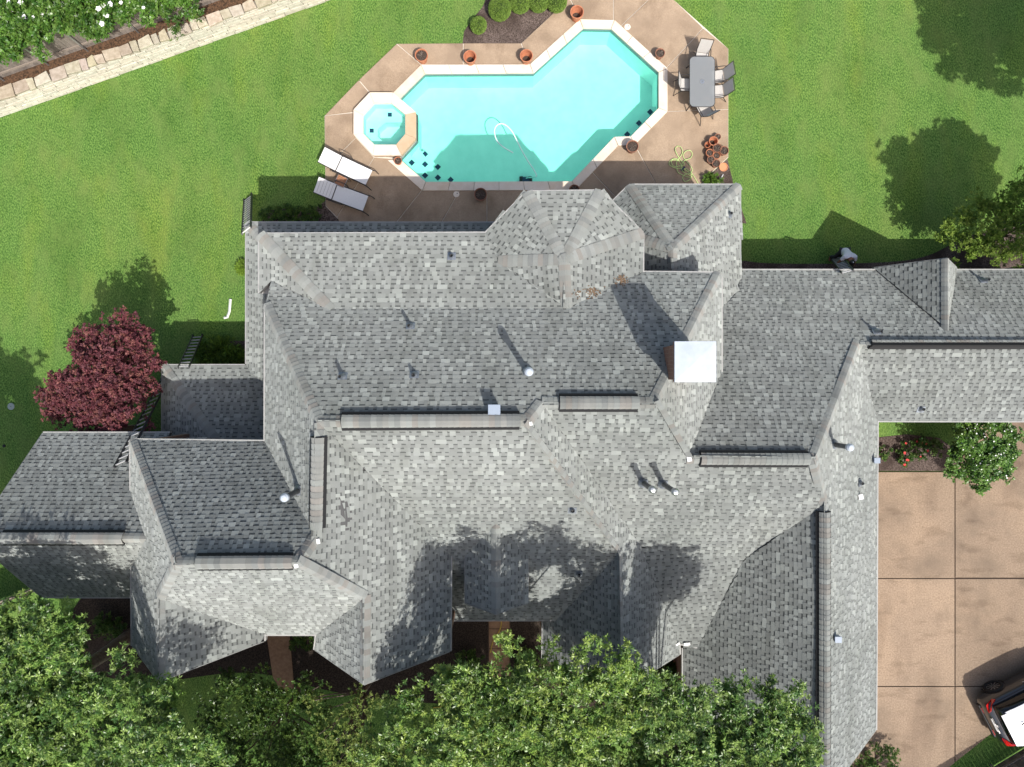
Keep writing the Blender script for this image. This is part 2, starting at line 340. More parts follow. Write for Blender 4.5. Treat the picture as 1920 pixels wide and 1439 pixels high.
for i in range(n):
    a, c = Vector(ccw[i]), Vector(ccw[(i+1) % n]); ao, co_ = Vector(outp[i]), Vector(outp[(i+1) % n]); mid = (a+c)/2
    sc = Vector(P2(724, 239))
    if (mid-sc).length < 1.5: continue
    L = (c-a).length; k = max(1, round(L/.95))
    for j in range(k):
        t0, t1 = j/k+.004/L*2, (j+1)/k-.004/L*2
        g = random.uniform(.9, 1.06); tn = random.choice([0, 0, 0, .1])
        MB().prism([tuple(a.lerp(c, t0)), tuple(a.lerp(c, t1)), tuple(ao.lerp(co_, t1)), tuple(ao.lerp(co_, t0))], .0, .10, (g, g*(1-tn*.5), g*(1-tn))).build('coping_stone', M_COPE, pool, bevel=.008)
def tile(name, x, y, z, rz, parent, s=.17):
    p = P(x, y, z); MB().box((p.x, p.y, z+.006), (s, s, .012), rz).build(name, M_TILE, parent)
# corner steps, lower left
for k, (pts, z) in enumerate([([(751,301),(799,343),(820,343),(766,286),(767,284)], -.30), ([(766,286),(820,343),(838,343),(783,272),(783,266)], -.58), ([(783,272),(838,343),(853,343),(790,270)], -.86)]):
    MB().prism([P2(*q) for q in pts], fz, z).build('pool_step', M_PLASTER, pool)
    for q in [[(772,306),(797,330)], [(797,309),(821,334)], [(797,290),(821,314),(845,338)]][k]:
        tile('step_tile', *q, z, math.radians(45), pool)
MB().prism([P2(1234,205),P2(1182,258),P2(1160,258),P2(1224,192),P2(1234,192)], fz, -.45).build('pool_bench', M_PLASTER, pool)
for q in [(1219,211),(1198,232),(1176,253)]: tile('step_tile', *q, -.45, math.radians(45), pool)
tag(MB().add([(*p, -.09) for p in ccw], [tuple(range(n))]).build('pool_water', M_WATER), kind='structure')
# spa
spa = thing('spa', 'raised octagonal spa with pale stone rim at the corner of the pool', 'spa')
c8 = SPA[::-1]; i8 = SPAIN[::-1]; ins = offset_poly(c8, -.03)
sb = MB()
for i in range(8):
    a, c = ins[i], ins[(i+1) % 8]; sb.add([(*a, -.2), (*c, -.2), (*c, .24), (*a, .24)], [(0, 1, 2, 3)])
    a, c = i8[i], i8[(i+1) % 8]; sb.add([(*c, .24), (*a, .24), (*a, -.8), (*c, -.8)], [(0, 1, 2, 3)])
sb.add([(*p, -.8) for p in i8], [tuple(range(8))])
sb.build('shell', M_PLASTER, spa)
brk = MB()
for i in range(8):
    a, c = Vector(ins[i]), Vector(ins[(i+1) % 8]); k = 5
    for r in range(2):
        for j in range(k):
            t0, t1 = (j+.03)/k, (j+.97)/k; d = (c-a).normalized(); nn = Vector((d.y, -d.x))*.02
            q = [a.lerp(c, t0), a.lerp(c, t1)]
            MB().prism([tuple(q[0]), tuple(q[0]+nn), tuple(q[1]+nn), tuple(q[1])], .07+r*.085, .15+r*.085, (.8, .62, .5)).build('face_stone', M_STONE, spa)
for i in range(8):
    a, c, ai, ci = c8[i], c8[(i+1) % 8], i8[i], i8[(i+1) % 8]
    e = .004; A, C_, AI, CI = [Vector(q) for q in (a, c, ai, ci)]
    dark = i in (4, 5)
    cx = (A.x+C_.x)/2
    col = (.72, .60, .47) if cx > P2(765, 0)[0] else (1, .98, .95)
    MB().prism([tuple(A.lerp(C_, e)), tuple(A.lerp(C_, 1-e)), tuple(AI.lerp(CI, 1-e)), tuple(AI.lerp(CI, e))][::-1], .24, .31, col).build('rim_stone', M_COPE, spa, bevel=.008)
seat_in = [P2(*q) for q in [(720,226),(752,225),(757,229),(757,247),(752,256),(740,262),(716,262),(706,253),(706,238)]]
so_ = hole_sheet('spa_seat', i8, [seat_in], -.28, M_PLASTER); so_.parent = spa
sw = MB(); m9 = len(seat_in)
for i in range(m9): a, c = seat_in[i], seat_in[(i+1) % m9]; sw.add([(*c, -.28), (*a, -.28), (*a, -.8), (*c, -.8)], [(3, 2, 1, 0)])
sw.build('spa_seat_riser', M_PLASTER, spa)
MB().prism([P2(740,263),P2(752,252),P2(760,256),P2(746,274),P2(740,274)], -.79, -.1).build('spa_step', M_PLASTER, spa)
for q in [(731,216),(697,246),(729,276)]: tile('seat_tile', *q, -.28, 0, spa, .15)
tag(MB().add([(*p, .17) for p in i8], [tuple(range(8))]).build('spa_water', clear_mat('spa_water', (.60, .93, .89), bump=.2, bscale=9)), kind='structure')
cl = thing('pool_cleaner', 'navy pool cleaning robot on the pool floor near the house', 'pool cleaner', P(986, 336, -1.0))
cl.location.z = fz
MB().box((0, 0, .1), (.30, .22, .12)).build('body', M_ROBOT, cl, bevel=.03)
for sx in (-1, 1): MB().tube([(sx*.17, -.12, .09), (sx*.17, .12, .09)], .08, 10).build('track', M_BLACK, cl)
pts = [P(580+x/3.27, y/3.27, -.08) for x, y in [(1250,940),(1190,905),(1150,865),(1135,805),(1155,768),(1195,765),(1240,805),(1275,870),(1300,920),(1340,990),(1380,1050),(1390,1085)]] + [P(990,334,-.5), P(987,335,fz+.15)]
tag(MB().tube(spline(pts, 6), .022, 8).build('cleaner_hose', M_WHOSE, smooth=True), 'white floating hose looping across the pool water', 'hose')
for x, y, lab in [(1176,53,'round cream skimmer lid in the paving at the top of the pool'), (856,366,'round cream skimmer lid in the shaded paving by the house')]:
    t = thing('skimmer_lid', lab, 'lid', (*P2(x, y), .066), group='skimmer lids')
    MB().lathe([(.0, .012), (.10, .012), (.115, .006), (.115, 0)], seg=20).build('cover', M_COPE, t); MB().lathe([(.0, .016), (.02, .016), (.02, .012)], (.03, .03, 0), 8).build('finger_hole', M_BLACK, t)

# ------------------------------------------------------------------ the house
house = thing('house', 'large brick house with steep grey shingle hip roofs and brick chimney', 'house')
RV = {'A1': (-7.39, 4.37, 5.99), 'A2': (-0.77, 4.4, 5.99), 'AP': (-5.11, 2.09, 6.91), 'A3': (-6.99, 2.99, 6.14), 'F1': (-6.98, 2.25, 6.7), 'R1L': (-4.75, -0.93, 9.52), 'R1R': (0.39, -0.9, 9.53), 'R2L': (0.75, -0.48, 9.12), 'R2R': (3.55, -0.48, 9.15), 'NE': (6.09, 3.24, 5.93), 'T4': (3.83, 3.26, 5.94), 'TE': (1.54, 2.11, 6.9), 'TV': (-0.4, 3.52, 6.33), 'TA': (1.46, 3.48, 6.92), 'T1': (0.44, 5.58, 6.1), 'T2': (2.58, 5.61, 6.09), 'T3': (3.83, 4.4, 5.99), 'W1e': (-7.39, 2.65, 5.99), 'R6b': (-4.83, -3.78, 9.42), 'W2e': (-7.06, -1.66, 6.49), 'VA': (-1.79, -5.01, 6.09), 'E6b': (-1.81, -7.78, 6.15), 'GRt': (-3.83, -7.8, 8.44), 'GRi': (-3.81, -5.55, 8.43), 'R7R': (-5.1, -4.27, 9.93), 'R7L': (-8.04, -4.3, 9.9), 'GLi': (-9.13, -5.53, 8.53), 'S7eR': (-5.59, -7.18, 6.46), 'S7eL': (-7.11, -7.19, 6.43), 'E8b': (-7.13, -7.4, 6.39), 'GLt': (-9.08, -7.66, 8.62), 'W7t': (-10.99, -1.63, 6.33), 'W7b': (-10.91, -7.54, 6.39), 'W8b': (-5.69, -7.68, 6.31), 'H12': (3.18, -4.85, 6.22), 'G3v': (1.42, -7.59, 3.91), 'S1e': (-2.13, -7.62, 3.83), 'V2': (3.9, -4.94, 5.41), 'G3e': (5.42, -8.44, 3.65), 'G3b': (5.46, -8.83, 3.57), 'G3t': (3.23, -8.86, 6.23), 'G3wb': (1.01, -9.02, 3.42), 'G3wt': (1.02, -7.81, 3.41), 'R3L': (4.7, -2.02, 7.77), 'R3R': (8.1, -2.03, 7.78), 'E5t': (8.78, -3.36, 6.9), 'K': (7.09, -5.35, 5.09), 'S2e': (6.03, -8.56, 3.65), 'E1a': (6.17, 3.15, 5.83), 'E1v': (6.18, 0.32, 5.8), 'R4L': (10.7, 1.3, 4.82), 'R4R': (17.07, 1.3, 4.9), 'N3r': (18.67, 3.81, 2.79), 'N3l': (7.65, 3.81, 2.79), 'PV': (7.46, 3.06, 3.4), 'PW': (6.69, 2.37, 3.99), 'S4r': (18.52, -1.25, 2.98), 'S4c': (12.18, -1.24, 3.02), 'E3b': (12.07, -11.5, 3.14), 'R5b': (8.74, -11.61, 6.99), 'W5e': (5.66, -8.74, 3.24), 'W5b': (5.66, -11.81, 3.24)}
RV['R4R'] = (18.6, 1.3, 4.86)
p_ = .63
RV.update(K0=(-8.86, 5.36, 3.0), K1=(.9, 5.36, 3.0), K2=(.9, 3.9, 3.92), K3=(-7.4, 3.9, 3.92), K4=(-6.9, 3.9, 4.23), K5=(-6.9, -1.36, 4.23), L2=(-8.86, .6, 3.0),
  L1=(-11.66, .6, 3.0), L3=(-6.9, -2.0, 4.64), L4=(-9.06, -2.0, 4.64), L5=(-11.66, -2.0, 3.0),
  Q1=(-14.63, -1.55, 4.6), Q2=(-10.67, -1.55, 4.6), Q3=(-10.67, -3.09, 6.3), Q4=(-10.95, -3.09, 6.33), Q5=(-9.92, -4.2, 7.6), Q6=(-14.63, -4.2, 7.6), Q7=(-10.95, -5.3, 6.35), Q8=(-10.5, -5.3, 6.3), Q9=(-10.5, -6.62, 4.7), Q10=(-14.63, -6.62, 4.7),
  P1=(3.909, 6.61, 3.04), P2=(7.587, 6.61, 3.04), PA=(4.89, 4.11, 5.2), PB=(4.89, 2.2, 5.2), PC=(7.587, 3.2, 3.04), PD=(2.6, 5.3, 3.04), PE=(2.6, 2.4, 3.04),
  D1=(12.2, 3.9, 2.75), D2=(13.57, 3.9, 4.6), D3=(13.57, 1.7, 4.6), D4=(15.0, 3.9, 2.75),
  M1=(-.45, -3.9, 7.0), M2=(-.45, -6.43, 7.0), M3=(-1.36, -6.4, 6.07), M4=(-1.36, -5.0, 6.07), M5=(.46, -6.4, 6.07), M6=(.46, -5.0, 6.07))
RV = {k: Vector(v) for k, v in RV.items()}
FACES = dict(N1='A1 A2 TV TE AP', N2='A3 F1 R1L R1R R2L R2R NE T4 TE AP', W1='A1 AP A3 W1e', W2='F1 R1L R6b W2e', E6='R1L VA E6b GRt GRi R7R R6b',
  S7='R7L R7R GRi S7eR S7eL GLi', E8='GLi S7eL E8b GLt', W7='W7t R7L GLi GLt W7b', N7='W7t W2e R6b R7R R7L', W8='GRi S7eR W8b GRt', S1='R1L R1R H12 G3v S1e VA',
  E2='R1R R2L V2 G3e G3b G3t H12', G3W='H12 G3t G3wb G3wt G3v', S2='R2L R2R R3L R3R E5t K V2', S2b='V2 K S2e G3e', E1='R2R NE E1a E1v R3L',
  N3='R3L E1v PW PV N3l N3r R4R R4L R3R', S4='R4L R4R S4r S4c', E3='R3R R4L S4c E3b R5b E5t', W5='E5t K S2e W5e W5b R5b',
  TNW='A2 T1 TA TV', TN='T1 T2 TA', TNE='T2 T3 TA', TEf='T3 T4 TE TA', TW='TV TA TE',
  SN='K0 K1 K2 K3', SW='K0 K3 K4 K5 L2', LN='L1 L2 K5 L3 L4', LW='L1 L4 L5', QN='Q1 Q2 Q3 Q4 Q5 Q6', QS='Q6 Q5 Q7 Q8 Q9 Q10',
  PN='P1 P2 PA', PNW='P1 PA PD', PW_='PA PD PE PB', PE_='P2 PA PB PW PV PC', DW='D1 D2 D3', DE='D2 D3 D4', MW='M1 M2 M3 M4', ME='M1 M2 M5 M6')
FACES = {k: v.split() for k, v in FACES.items()}
NORM = {}; CANDS = []; SLOPES = {}
TABC = [(.375, .398, .378), (.312, .331, .316), (.285, .302, .289), (.268, .283, .272), (.298, .315, .302), (.335, .355, .338)]
def plane_fit(pts):
    A = np.array([[p.x, p.y, 1] for p in pts]); z = np.array([p.z for p in pts]); s = np.linalg.lstsq(A, z, rcond=None)[0]
    return s, z - A @ s
def make_slope(key):
    pts = [RV[k] for k in FACES[key]]; s, res = plane_fit(pts); n = Vector((-s[0], -s[1], 1)).normalized(); NORM[key] = n
    up = (Vector((0, 0, 1)) - n*n.z).normalized(); t = up.cross(n).normalized()
    org = Vector((pts[0].x, pts[0].y, s[0]*pts[0].x+s[1]*pts[0].y+s[2]))
    flat = [Vector((p.x, p.y, p.z-r)) for p, r in zip(pts, res)]
    q = [((p-org).dot(t), (p-org).dot(up)) for p in flat]; qa = np.array(q); ra = res
    def to3(a, b, h):
        d2 = (qa[:, 0]-a)**2+(qa[:, 1]-b)**2+1e-6; wt = 1/d2**1.5; dz = float((wt*ra).sum()/wt.sum())
        v = org + t*a + up*b + n*h; return (v.x, v.y, v.z+dz)
    # deck below
    N = len(pts); top = [p - Vector((0, 0, .10)) for p in pts]; bot = [p - Vector((0, 0, .15)) for p in pts]
    A = sum(top[i].x*top[(i+1) % N].y-top[(i+1) % N].x*top[i].y for i in range(N))
    if A < 0: top = top[::-1]; bot = bot[::-1]
    tr = tessellate_polygon([top]); vs_ = top+bot; fs = []
    for f in tr:
        a_, b_, c_ = [top[i] for i in f]; f = tuple(f) if (b_-a_).cross(c_-a_).z > 0 else tuple(f)[::-1]
        fs += [f, tuple(i+N for i in f)[::-1]]
    fs += [(i, N+i, N+(i+1) % N, (i+1) % N) for i in range(N)]
    so = MB().add(vs_, fs).build('roof_slope', M_UNDER, house); SLOPES[key] = so
    # shingles
    e = .143; smin, smax = qa[:, 1].min(), qa[:, 1].max(); rows = int((smax-smin)/e)+1; mb = MB()
    def cross(y):
        xs = []
        for i in range(N):
            (x0, y0), (x1, y1) = q[i], q[(i+1) % N]
            if (y0 <= y) != (y1 <= y): xs.append(x0+(y-y0)/(y1-y0)*(x1-x0))
        xs.sort(); return [(xs[i], xs[i+1]) for i in range(0, len(xs)-1, 2)]
    for r in range(rows):
        s0 = smin+r*e; s1 = min(s0+e, smax); eps = .004
        lo, hi, md = cross(s0+eps), cross(s1-eps), cross((s0+s1)/2)
        if len(lo) == len(hi) == len(md): spans = list(zip(lo, hi))
        else:
            best = max((lo, hi, md), key=lambda L_: sum(b_-a_ for a_, b_ in L_)); spans = [(m_, m_) for m_ in best]
        rowg = random.gauss(1, .03)
        for (a0, b0), (a1, b1) in spans:
            if abs(a0-a1) > .42: a0 = a1 = min(a0, a1)
            if abs(b0-b1) > .42: b0 = b1 = max(b0, b1)
            lo_t, hi_t = min(a0, a1), max(b0, b1); x = lo_t-random.random()*.3; kind = random.random() < .5
            while x < hi_t:
                wd = random.choice((.09, .12, .15, .18)) if kind else random.choice((.06, .09, .11, .15))
                if kind and random.random() < .12: wd += .12
                xa, xb = x, x+wd; x = xb
                def cl_(v, f): L = a0+(a1-a0)*f; R_ = b0+(b1-b0)*f; return min(max(v, L), R_)
                A0, B0, A1_, B1_ = cl_(xa, 0), cl_(xb, 0), cl_(xa, 1), cl_(xb, 1)
                isTab = kind; kind = not kind
                if B0-A0 < .006 and B1_-A1_ < .006: continue
                g = rowg*random.gauss(1, .05)
                if isTab:
                    c = random.choice(TABC); c = tuple(v*g for v in c)
                    v = [to3(A0, s0, .0), to3(B0, s0, .0), to3(A0, s0, .017), to3(B0, s0, .017), to3(B1_, s1+.002, .009), to3(A1_, s1+.002, .009), to3(A1_, s1, -.002), to3(B1_, s1, -.002)]
                    fc = [(2, 3, 4, 5), (0, 1, 3, 2), (0, 2, 5, 6), (1, 7, 4, 3)]
                    full = B0-A0 > .13 and B1_-A1_ > .13
                    cp = Vector(v[2]); D = CAMH-cp.z; pr = (B0-A0)*abs(n.dot((Vector((0, 0, CAMH))-cp).normalized()))/D/D
                    if full: CANDS.append((pr, key, v, fc, c, mb, len(mb.f), len(mb.v)))
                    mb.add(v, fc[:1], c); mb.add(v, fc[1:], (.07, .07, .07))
                else:
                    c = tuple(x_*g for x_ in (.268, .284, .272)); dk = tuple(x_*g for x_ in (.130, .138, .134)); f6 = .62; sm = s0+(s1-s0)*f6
                    AM, BM = cl_(xa, f6), cl_(xb, f6)
                    v = [to3(A0, s0, .0), to3(B0, s0, .0), to3(A0, s0, .010), to3(B0, s0, .010), to3(BM, sm, .005), to3(AM, sm, .005), to3(B1_, s1+.002, .002), to3(A1_, s1+.002, .002)]
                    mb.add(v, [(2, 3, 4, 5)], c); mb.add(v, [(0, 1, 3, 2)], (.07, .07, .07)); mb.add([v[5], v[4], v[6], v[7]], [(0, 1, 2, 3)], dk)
    return mb
FIELD = {k: make_slope(k) for k in FACES}
# the 300 shingle tabs that show largest become pieces of their own, the rest one field on each slope
CANDS.sort(key=lambda c: -c[0]); picked = CANDS[:300]
drop = {}
for pr, key, v, fc, c, mb, k, kv in picked:
    drop.setdefault(key, set()).update(range(k, k+len(fc)))
    MB().add(v, fc, c).build('shingle', M_SHIN, SLOPES[key])
for k, mb in FIELD.items():
    if k in drop:
        keep = [i for i in range(len(mb.f)) if i not in drop[k]]; mb.f, mb.c = [mb.f[i] for i in keep], [mb.c[i] for i in keep]
    tag(mb.build('shingles', M_SHIN, SLOPES[k]), kind='stuff')
ROOF = BVHTree.FromPolygons([tuple(RV[k]) for f in FACES.values() for k in f],
    [tuple(t) for t in (lambda off=[0]: [ (off.__setitem__(0, off[0]+len(f)) or tuple(range(off[0]-len(f), off[0]))) for f in FACES.values()])()])
def roof_at(x, y):
    o = Vector((0, 0, CAMH)); d = (P(x, y, 0)-o).normalized(); h = ROOF.ray_cast(o, d)
    return h[0], (h[1] if h[1].z > 0 else -h[1])

# ridge and hip caps
CAPC = [(.315, .332, .317), (.30, .315, .302), (.28, .285, .27), (.285, .275, .255), (.25, .263, .256), (.31, .327, .312), (.295, .302, .285)]
NCAP = [0]
def wings(a, b, fa, fb, A, B):
    d = (B-A).normalized(); ws = []
    for f in (fa, fb):
        n = NORM[f]; w_ = d.cross(n).normalized(); cen = sum((RV[k] for k in FACES[f]), Vector())/len(FACES[f])
        if w_.dot(cen-(A+B)/2) < 0: w_ = -w_
        ws.append((w_, n))
    return d, ws
def cap_run(part, A, B, d, ws, wl, lift, indiv):
    L = (B-A).length; k = max(1, int(L/.142)); st = L/k; mb = MB()
    upn = (ws[0][1]+ws[1][1]).normalized()
    for i in range(k):
        p = A+d*(i*st); q = A+d*((i+1)*st+.05); c = random.choice(CAPC); g = random.gauss(1, .04); c = tuple(x*g for x in c)
        v = []
        for base, hh in ((p, lift+.014), (q, lift)):
            C0 = base+upn*hh
            Lw = base+ws[0][0]*wl+ws[0][1]*hh; Rw = base+ws[1][0]*wl+ws[1][1]*hh
            Lm = base+ws[0][0]*wl*.35+ws[0][1]*(hh+.006); Rm = base+ws[1][0]*wl*.35+ws[1][1]*(hh+.006)
            v += [Lw, Lm, C0+upn*.004, Rm, Rw]
        v += [v[0]-ws[0][1]*.02, v[4]-ws[1][1]*.02, v[2]-upn*.02, v[5]-ws[0][1]*.02, v[9]-ws[1][1]*.02]
        f = [(0, 1, 6, 5), (1, 2, 7, 6), (2, 3, 8, 7), (3, 4, 9, 8), (10, 12, 2, 1, 0), (12, 11, 4, 3, 2), (0, 5, 13, 10), (4, 11, 14, 9)]
        if indiv and NCAP[0] < 300:
            NCAP[0] += 1; MB().add(v, f, c).build('cap_shingle', M_SHIN, part)
        else: mb.add(v, f, c)
    if mb.v: return mb
    return None
EDGES = [('R1L', 'R1R', 'N2', 'S1', .115, .955), ('R2L', 'R2R', 'N2', 'S2', .16, .85), ('R3L', 'R3R', 'N3', 'S2', .11, .955), ('R4L', 'R4R', 'N3', 'S4', .045, 1), ('E5t', 'R5b', 'E3', 'W5', .03, 1),
         ('R1L', 'R6b', 'W2', 'E6', .14, .92), ('R7L', 'R7R', 'N7', 'S7', .165, .935), ('Q6', 'Q5', 'QN', 'QS', .17, .86),
         ('A1', 'AP', 'N1', 'W1'), ('F1', 'R1L', 'N2', 'W2'), ('R2L', 'R1R', 'N2', 'E2'), ('NE', 'R2R', 'N2', 'E1'), ('R3L', 'R2R', 'S2', 'E1'), ('H12', 'R1R', 'S1', 'E2'), ('R4L', 'R3R', 'N3', 'E3'),
         ('E5t', 'R3R', 'S2', 'E3'), ('R7R', 'R6b', 'N7', 'E6'), ('GRi', 'R7R', 'S7', 'E6'), ('GRt', 'GRi', 'W8', 'E6'), ('W7t', 'R7L', 'W7', 'N7'), ('GLi', 'R7L', 'W7', 'S7'), ('GLt', 'GLi', 'W7', 'E8'),
         ('G3t', 'H12', 'G3W', 'E2'), ('T1', 'TA', 'TNW', 'TN'), ('T2', 'TA', 'TN', 'TNE'), ('T3', 'TA', 'TNE', 'TEf'), ('TV', 'TA', 'TNW', 'TW'), ('TE', 'TA', 'TEf', 'TW'),
         ('K0', 'K3', 'SN', 'SW'), ('L1', 'L4', 'LN', 'LW'), ('P1', 'PA', 'PN', 'PNW'), ('P2', 'PA', 'PN', 'PE_'), ('PD', 'PA', 'PNW', 'PW_'), ('PB', 'PA', 'PW_', 'PE_'), ('D2', 'D3', 'DW', 'DE'), ('M2', 'M1', 'MW', 'ME')]
for e in EDGES:
    a, b, fa, fb = e[:4]; A, B = RV[a], RV[b]; d, ws = wings(a, b, fa, fb, A, B)
    segs = [(0, 1, 0)] if len(e) == 4 else [(0, e[4], 0), (e[4], e[5], 1), (e[5], 1, 0)]
    for t0, t1, vent in segs:
        if t1-t0 < .01: continue
        p, q = A.lerp(B, t0), A.lerp(B, t1)
        if vent:
            mb = MB(); upn = (ws[0][1]+ws[1][1]).normalized()
            for pp_, s_ in ((p, -1), (q, 1)):
                pe = pp_+d*s_*.02
                mb.v += [tuple(x) for x in (pe+ws[0][0]*.235+ws[0][1]*.012, pe+ws[0][0]*.235+ws[0][1]*.085, pe+upn*.105, pe+ws[1][0]*.235+ws[1][1]*.085, pe+ws[1][0]*.235+ws[1][1]*.012)]
            mb.f = [(0, 5, 6, 1), (1, 6, 7, 2), (2, 7, 8, 3), (3, 8, 9, 4), (0, 1, 2, 3, 4), (9, 8, 7, 6, 5)]; mb.c = [(1, 1, 1)]*6
            part = mb.build('ridge_vent', M_VENTB, house)
            r = cap_run(part, p, q, d, ws, .118, .10, True)
            if r: tag(r.build('cap_shingles', M_SHIN, part), kind='stuff')
        else:
            r = cap_run(house, p, q, d, ws, .165, .022, False)
            if r: tag(r.build('hip_caps', M_SHIN, house), kind='stuff')

# walls, soffits and gutters under eaves and rakes
def wall(a, b, inn, z0=0, gutter=True, inset=.38, ra=None):
    A, B = (RV[a] if isinstance(a, str) else Vector(a)), (RV[b] if isinstance(b, str) else Vector(b)); iv = Vector((*inn, 0)).normalized()
    wa, wb = A+iv*inset, B+iv*inset; ta, tb = A.z-.16, B.z-.16
    q = [(wa.x, wa.y, z0), (wb.x, wb.y, z0), (wb.x, wb.y, tb), (wa.x, wa.y, ta)]; w2 = [(p[0]+iv.x*.2, p[1]+iv.y*.2, p[2]) for p in q]
    MB().add(q+w2, [(0, 1, 2, 3), (7, 6, 5, 4), (0, 4, 5, 1), (1, 5, 6, 2), (2, 6, 7, 3), (3, 7, 4, 0)]).build('wall', M_BRICK, house)
    so_ = [(A.x, A.y, A.z-.15), (B.x, B.y, B.z-.15), (wb.x, wb.y, tb), (wa.x, wa.y, ta)]
    MB().add(so_+[(p[0], p[1], p[2]-.02) for p in so_], [(0, 1, 2, 3), (7, 6, 5, 4), (0, 4, 5, 1), (2, 6, 7, 3)]).build('soffit', M_FASC, house)
    o = -iv*.012; o2 = -iv*(.05 if gutter else .025); zt = .0 if gutter else .005
    pr = [o+Vector((0, 0, -.15)), o2+Vector((0, 0, -.15)), o2+Vector((0, 0, zt)), o+Vector((0, 0, zt))]
    v = [A+x for x in pr]+[B+x for x in pr]
    MB().add(v, [(0, 1, 5, 4), (1, 2, 6, 5), (2, 3, 7, 6), (3, 0, 4, 7), (0, 3, 2, 1), (4, 5, 6, 7)]).build('gutter' if gutter else 'rake_board', M_FASC, house)
for a, b, i in [('A1', 'A2', (0, -1)), ('A1', 'W1e', (1, 0)), ('F1', 'W2e', (1, 0)), ('A2', 'T1', (1, -1)), ('T1', 'T2', (0, -1)), ('T2', 'T3', (-1, -1)), ('T3', 'T4', (-1, 0)), ('T4', 'NE', (0, -1)), ('E1a', 'E1v', (-1, 0)),
                ('N3l', 'N3r', (0, -1)), ('S4c', 'S4r', (0, 1)), ('S4c', 'E3b', (-1, 0)), ('W5e', 'W5b', (1, 0)), ('W7t', 'W2e', (0, -1)), ('W7t', 'W7b', (1, 0)), ('VA', 'E6b', (-1, 0)), ('S7eL', 'S7eR', (0, 1)),
                ('S7eL', 'E8b', (-1, 0)), ('S7eR', 'W8b', (1, 0)), ('S1e', 'G3v', (0, 1)), ('G3wt', 'G3wb', (1, 0)), ('G3e', 'G3b', (-1, 0)), ('S2e', 'G3e', (0, 1)), ('S2e', 'W5e', (0, 1)),
                ('K0', 'K1', (0, -1)), ('K0', 'L2', (1, 0)), ('L1', 'L2', (0, -1)), ('L1', 'L5', (1, 0)), ('Q1', 'Q2', (0, -1)), ('Q10', 'Q9', (0, 1)), ('P1', 'P2', (0, -1)), ('P2', 'PC', (-1, 0)), ('P1', 'PD', (1, -1)), ('PD', 'PE', (1, 0))]:
    wall(a, b, i)
for a, b, i in [('E6b', 'GRt', (0, 1)), ('GRt', 'W8b', (0, 1)), ('E8b', 'GLt', (0, 1)), ('GLt', 'W7b', (0, 1)), ('G3b', 'G3t', (0, 1)), ('G3t', 'G3wb', (0, 1)), ('E3b', 'R5b', (0, 1)), ('R5b', 'W5b', (0, 1)), ('Q1', 'Q6', (1, 0)), ('Q6', 'Q10', (1, 0)),
                ('D1', 'D2', (0, -1)), ('D2', 'D4', (0, -1))]:
    wall(a, b, i, gutter=False)
for a, b in [('M3', 'M2'), ('M2', 'M5')]: wall(a, b, (0, 1), z0=4.2, gutter=False, inset=.2)
for a, b, i in [('M4', 'M3', (1, 0)), ('M6', 'M5', (-1, 0))]: wall(a, b, i, z0=4.4, gutter=False, inset=.15)

# chimney
ch = MB(); ch.box((4.46, .53, 7.6), (.88, .86, 3.9)).build('chimney', M_CHIM, house); chim = house.children[-1]
chim = [o for o in house.children if o.name == 'chimney'][0]
for k in range(3): MB().box((4.46, .53, 9.30+k*.075), (.90+k*.05, .88+k*.05, .072)).build('corbel_course', M_CHIM, chim)
MB().box((4.46, .53, 9.54), (1.0, .98, .06)).build('cap_flashing', M_LEAD, chim)
MB().add([(3.955, .035, 9.58), (4.965, .035, 9.58), (4.965, 1.025, 9.58), (3.955, 1.025, 9.58), (3.955, .035, 9.62), (4.965, .035, 9.62), (4.965, 1.025, 9.62), (3.955, 1.025, 9.62), (4.46, .53, 9.66)],
         [(0, 1, 5, 4), (1, 2, 6, 5), (2, 3, 7, 6), (3, 0, 4, 7), (4, 5, 8), (5, 6, 8), (6, 7, 8), (7, 4, 8), (3, 2, 1, 0)]).build('chimney_cap', M_CAPM, chim)
# pipes and vents
def pipe(x, y, h, r=.045, cap=None, m=None, name='vent_pipe'):
    p, n = roof_at(x, y); m = m or M_LEAD
    t = MB().tube([p-Vector((0, 0, .1)), p+Vector((0, 0, h))], r, 12, cap=False); t.lathe([(0, h-.05), (r*.8, h-.05), (r*.8, h)], p, 12); o = t.build(name, m, house)
    R = n.to_track_quat('Z', 'Y').to_matrix(); f = MB()
    vs_ = [p+R @ Vector((a*.12, b_*.12, .028)) for a, b_ in ((-1, -1), (1, -1), (1, 1), (-1, 1))]+[p+R @ Vector((a*.12, b_*.12, .0)) for a, b_ in ((-1, -1), (1, -1), (1, 1), (-1, 1))]
    f.add(vs_, [(0, 1, 2, 3), (0, 4, 5, 1), (1, 5, 6, 2), (2, 6, 7, 3), (3, 7, 4, 0)]); f.lathe([(r*2.1, .0), (r*1.15, .16), (r*1.1, .2)], p, 12); f.build('flashing', M_LEAD, o)
    if cap: MB().lathe([(r*1.1, h-.02), (cap, h+.0), (cap, h+.10), (cap*.6, h+.15), (0, h+.16)], p, 16).build('cap', M_GALV if cap < .104 else M_CAPM, o)
    else: MB().lathe([(0, h-.03), (r*.75, h-.03)], p, 10).build('opening', M_BLACK, o)
for x, y, h in [(847,482,.15),(770,613,.42),(643,707,.38),(777,704,.24),(1073,957,.18),(1085,1076,.18),(1368,403,.22),(1643,623,.33),(1843,527,.33),(1726,768,.2),(1612,906,.2)]: pipe(x, y, h)
pipe(990, 699, .95, .075, .11, M_GALV, 'flue_pipe')
for x, y, h, c in [(1206,906,1.25,.10),(1243,908,1.45,.10),(1563,834,.95,.105),(561,920,1.15,.105)]: pipe(x, y, h, .07, c, M_FLUE, 'flue_pipe')
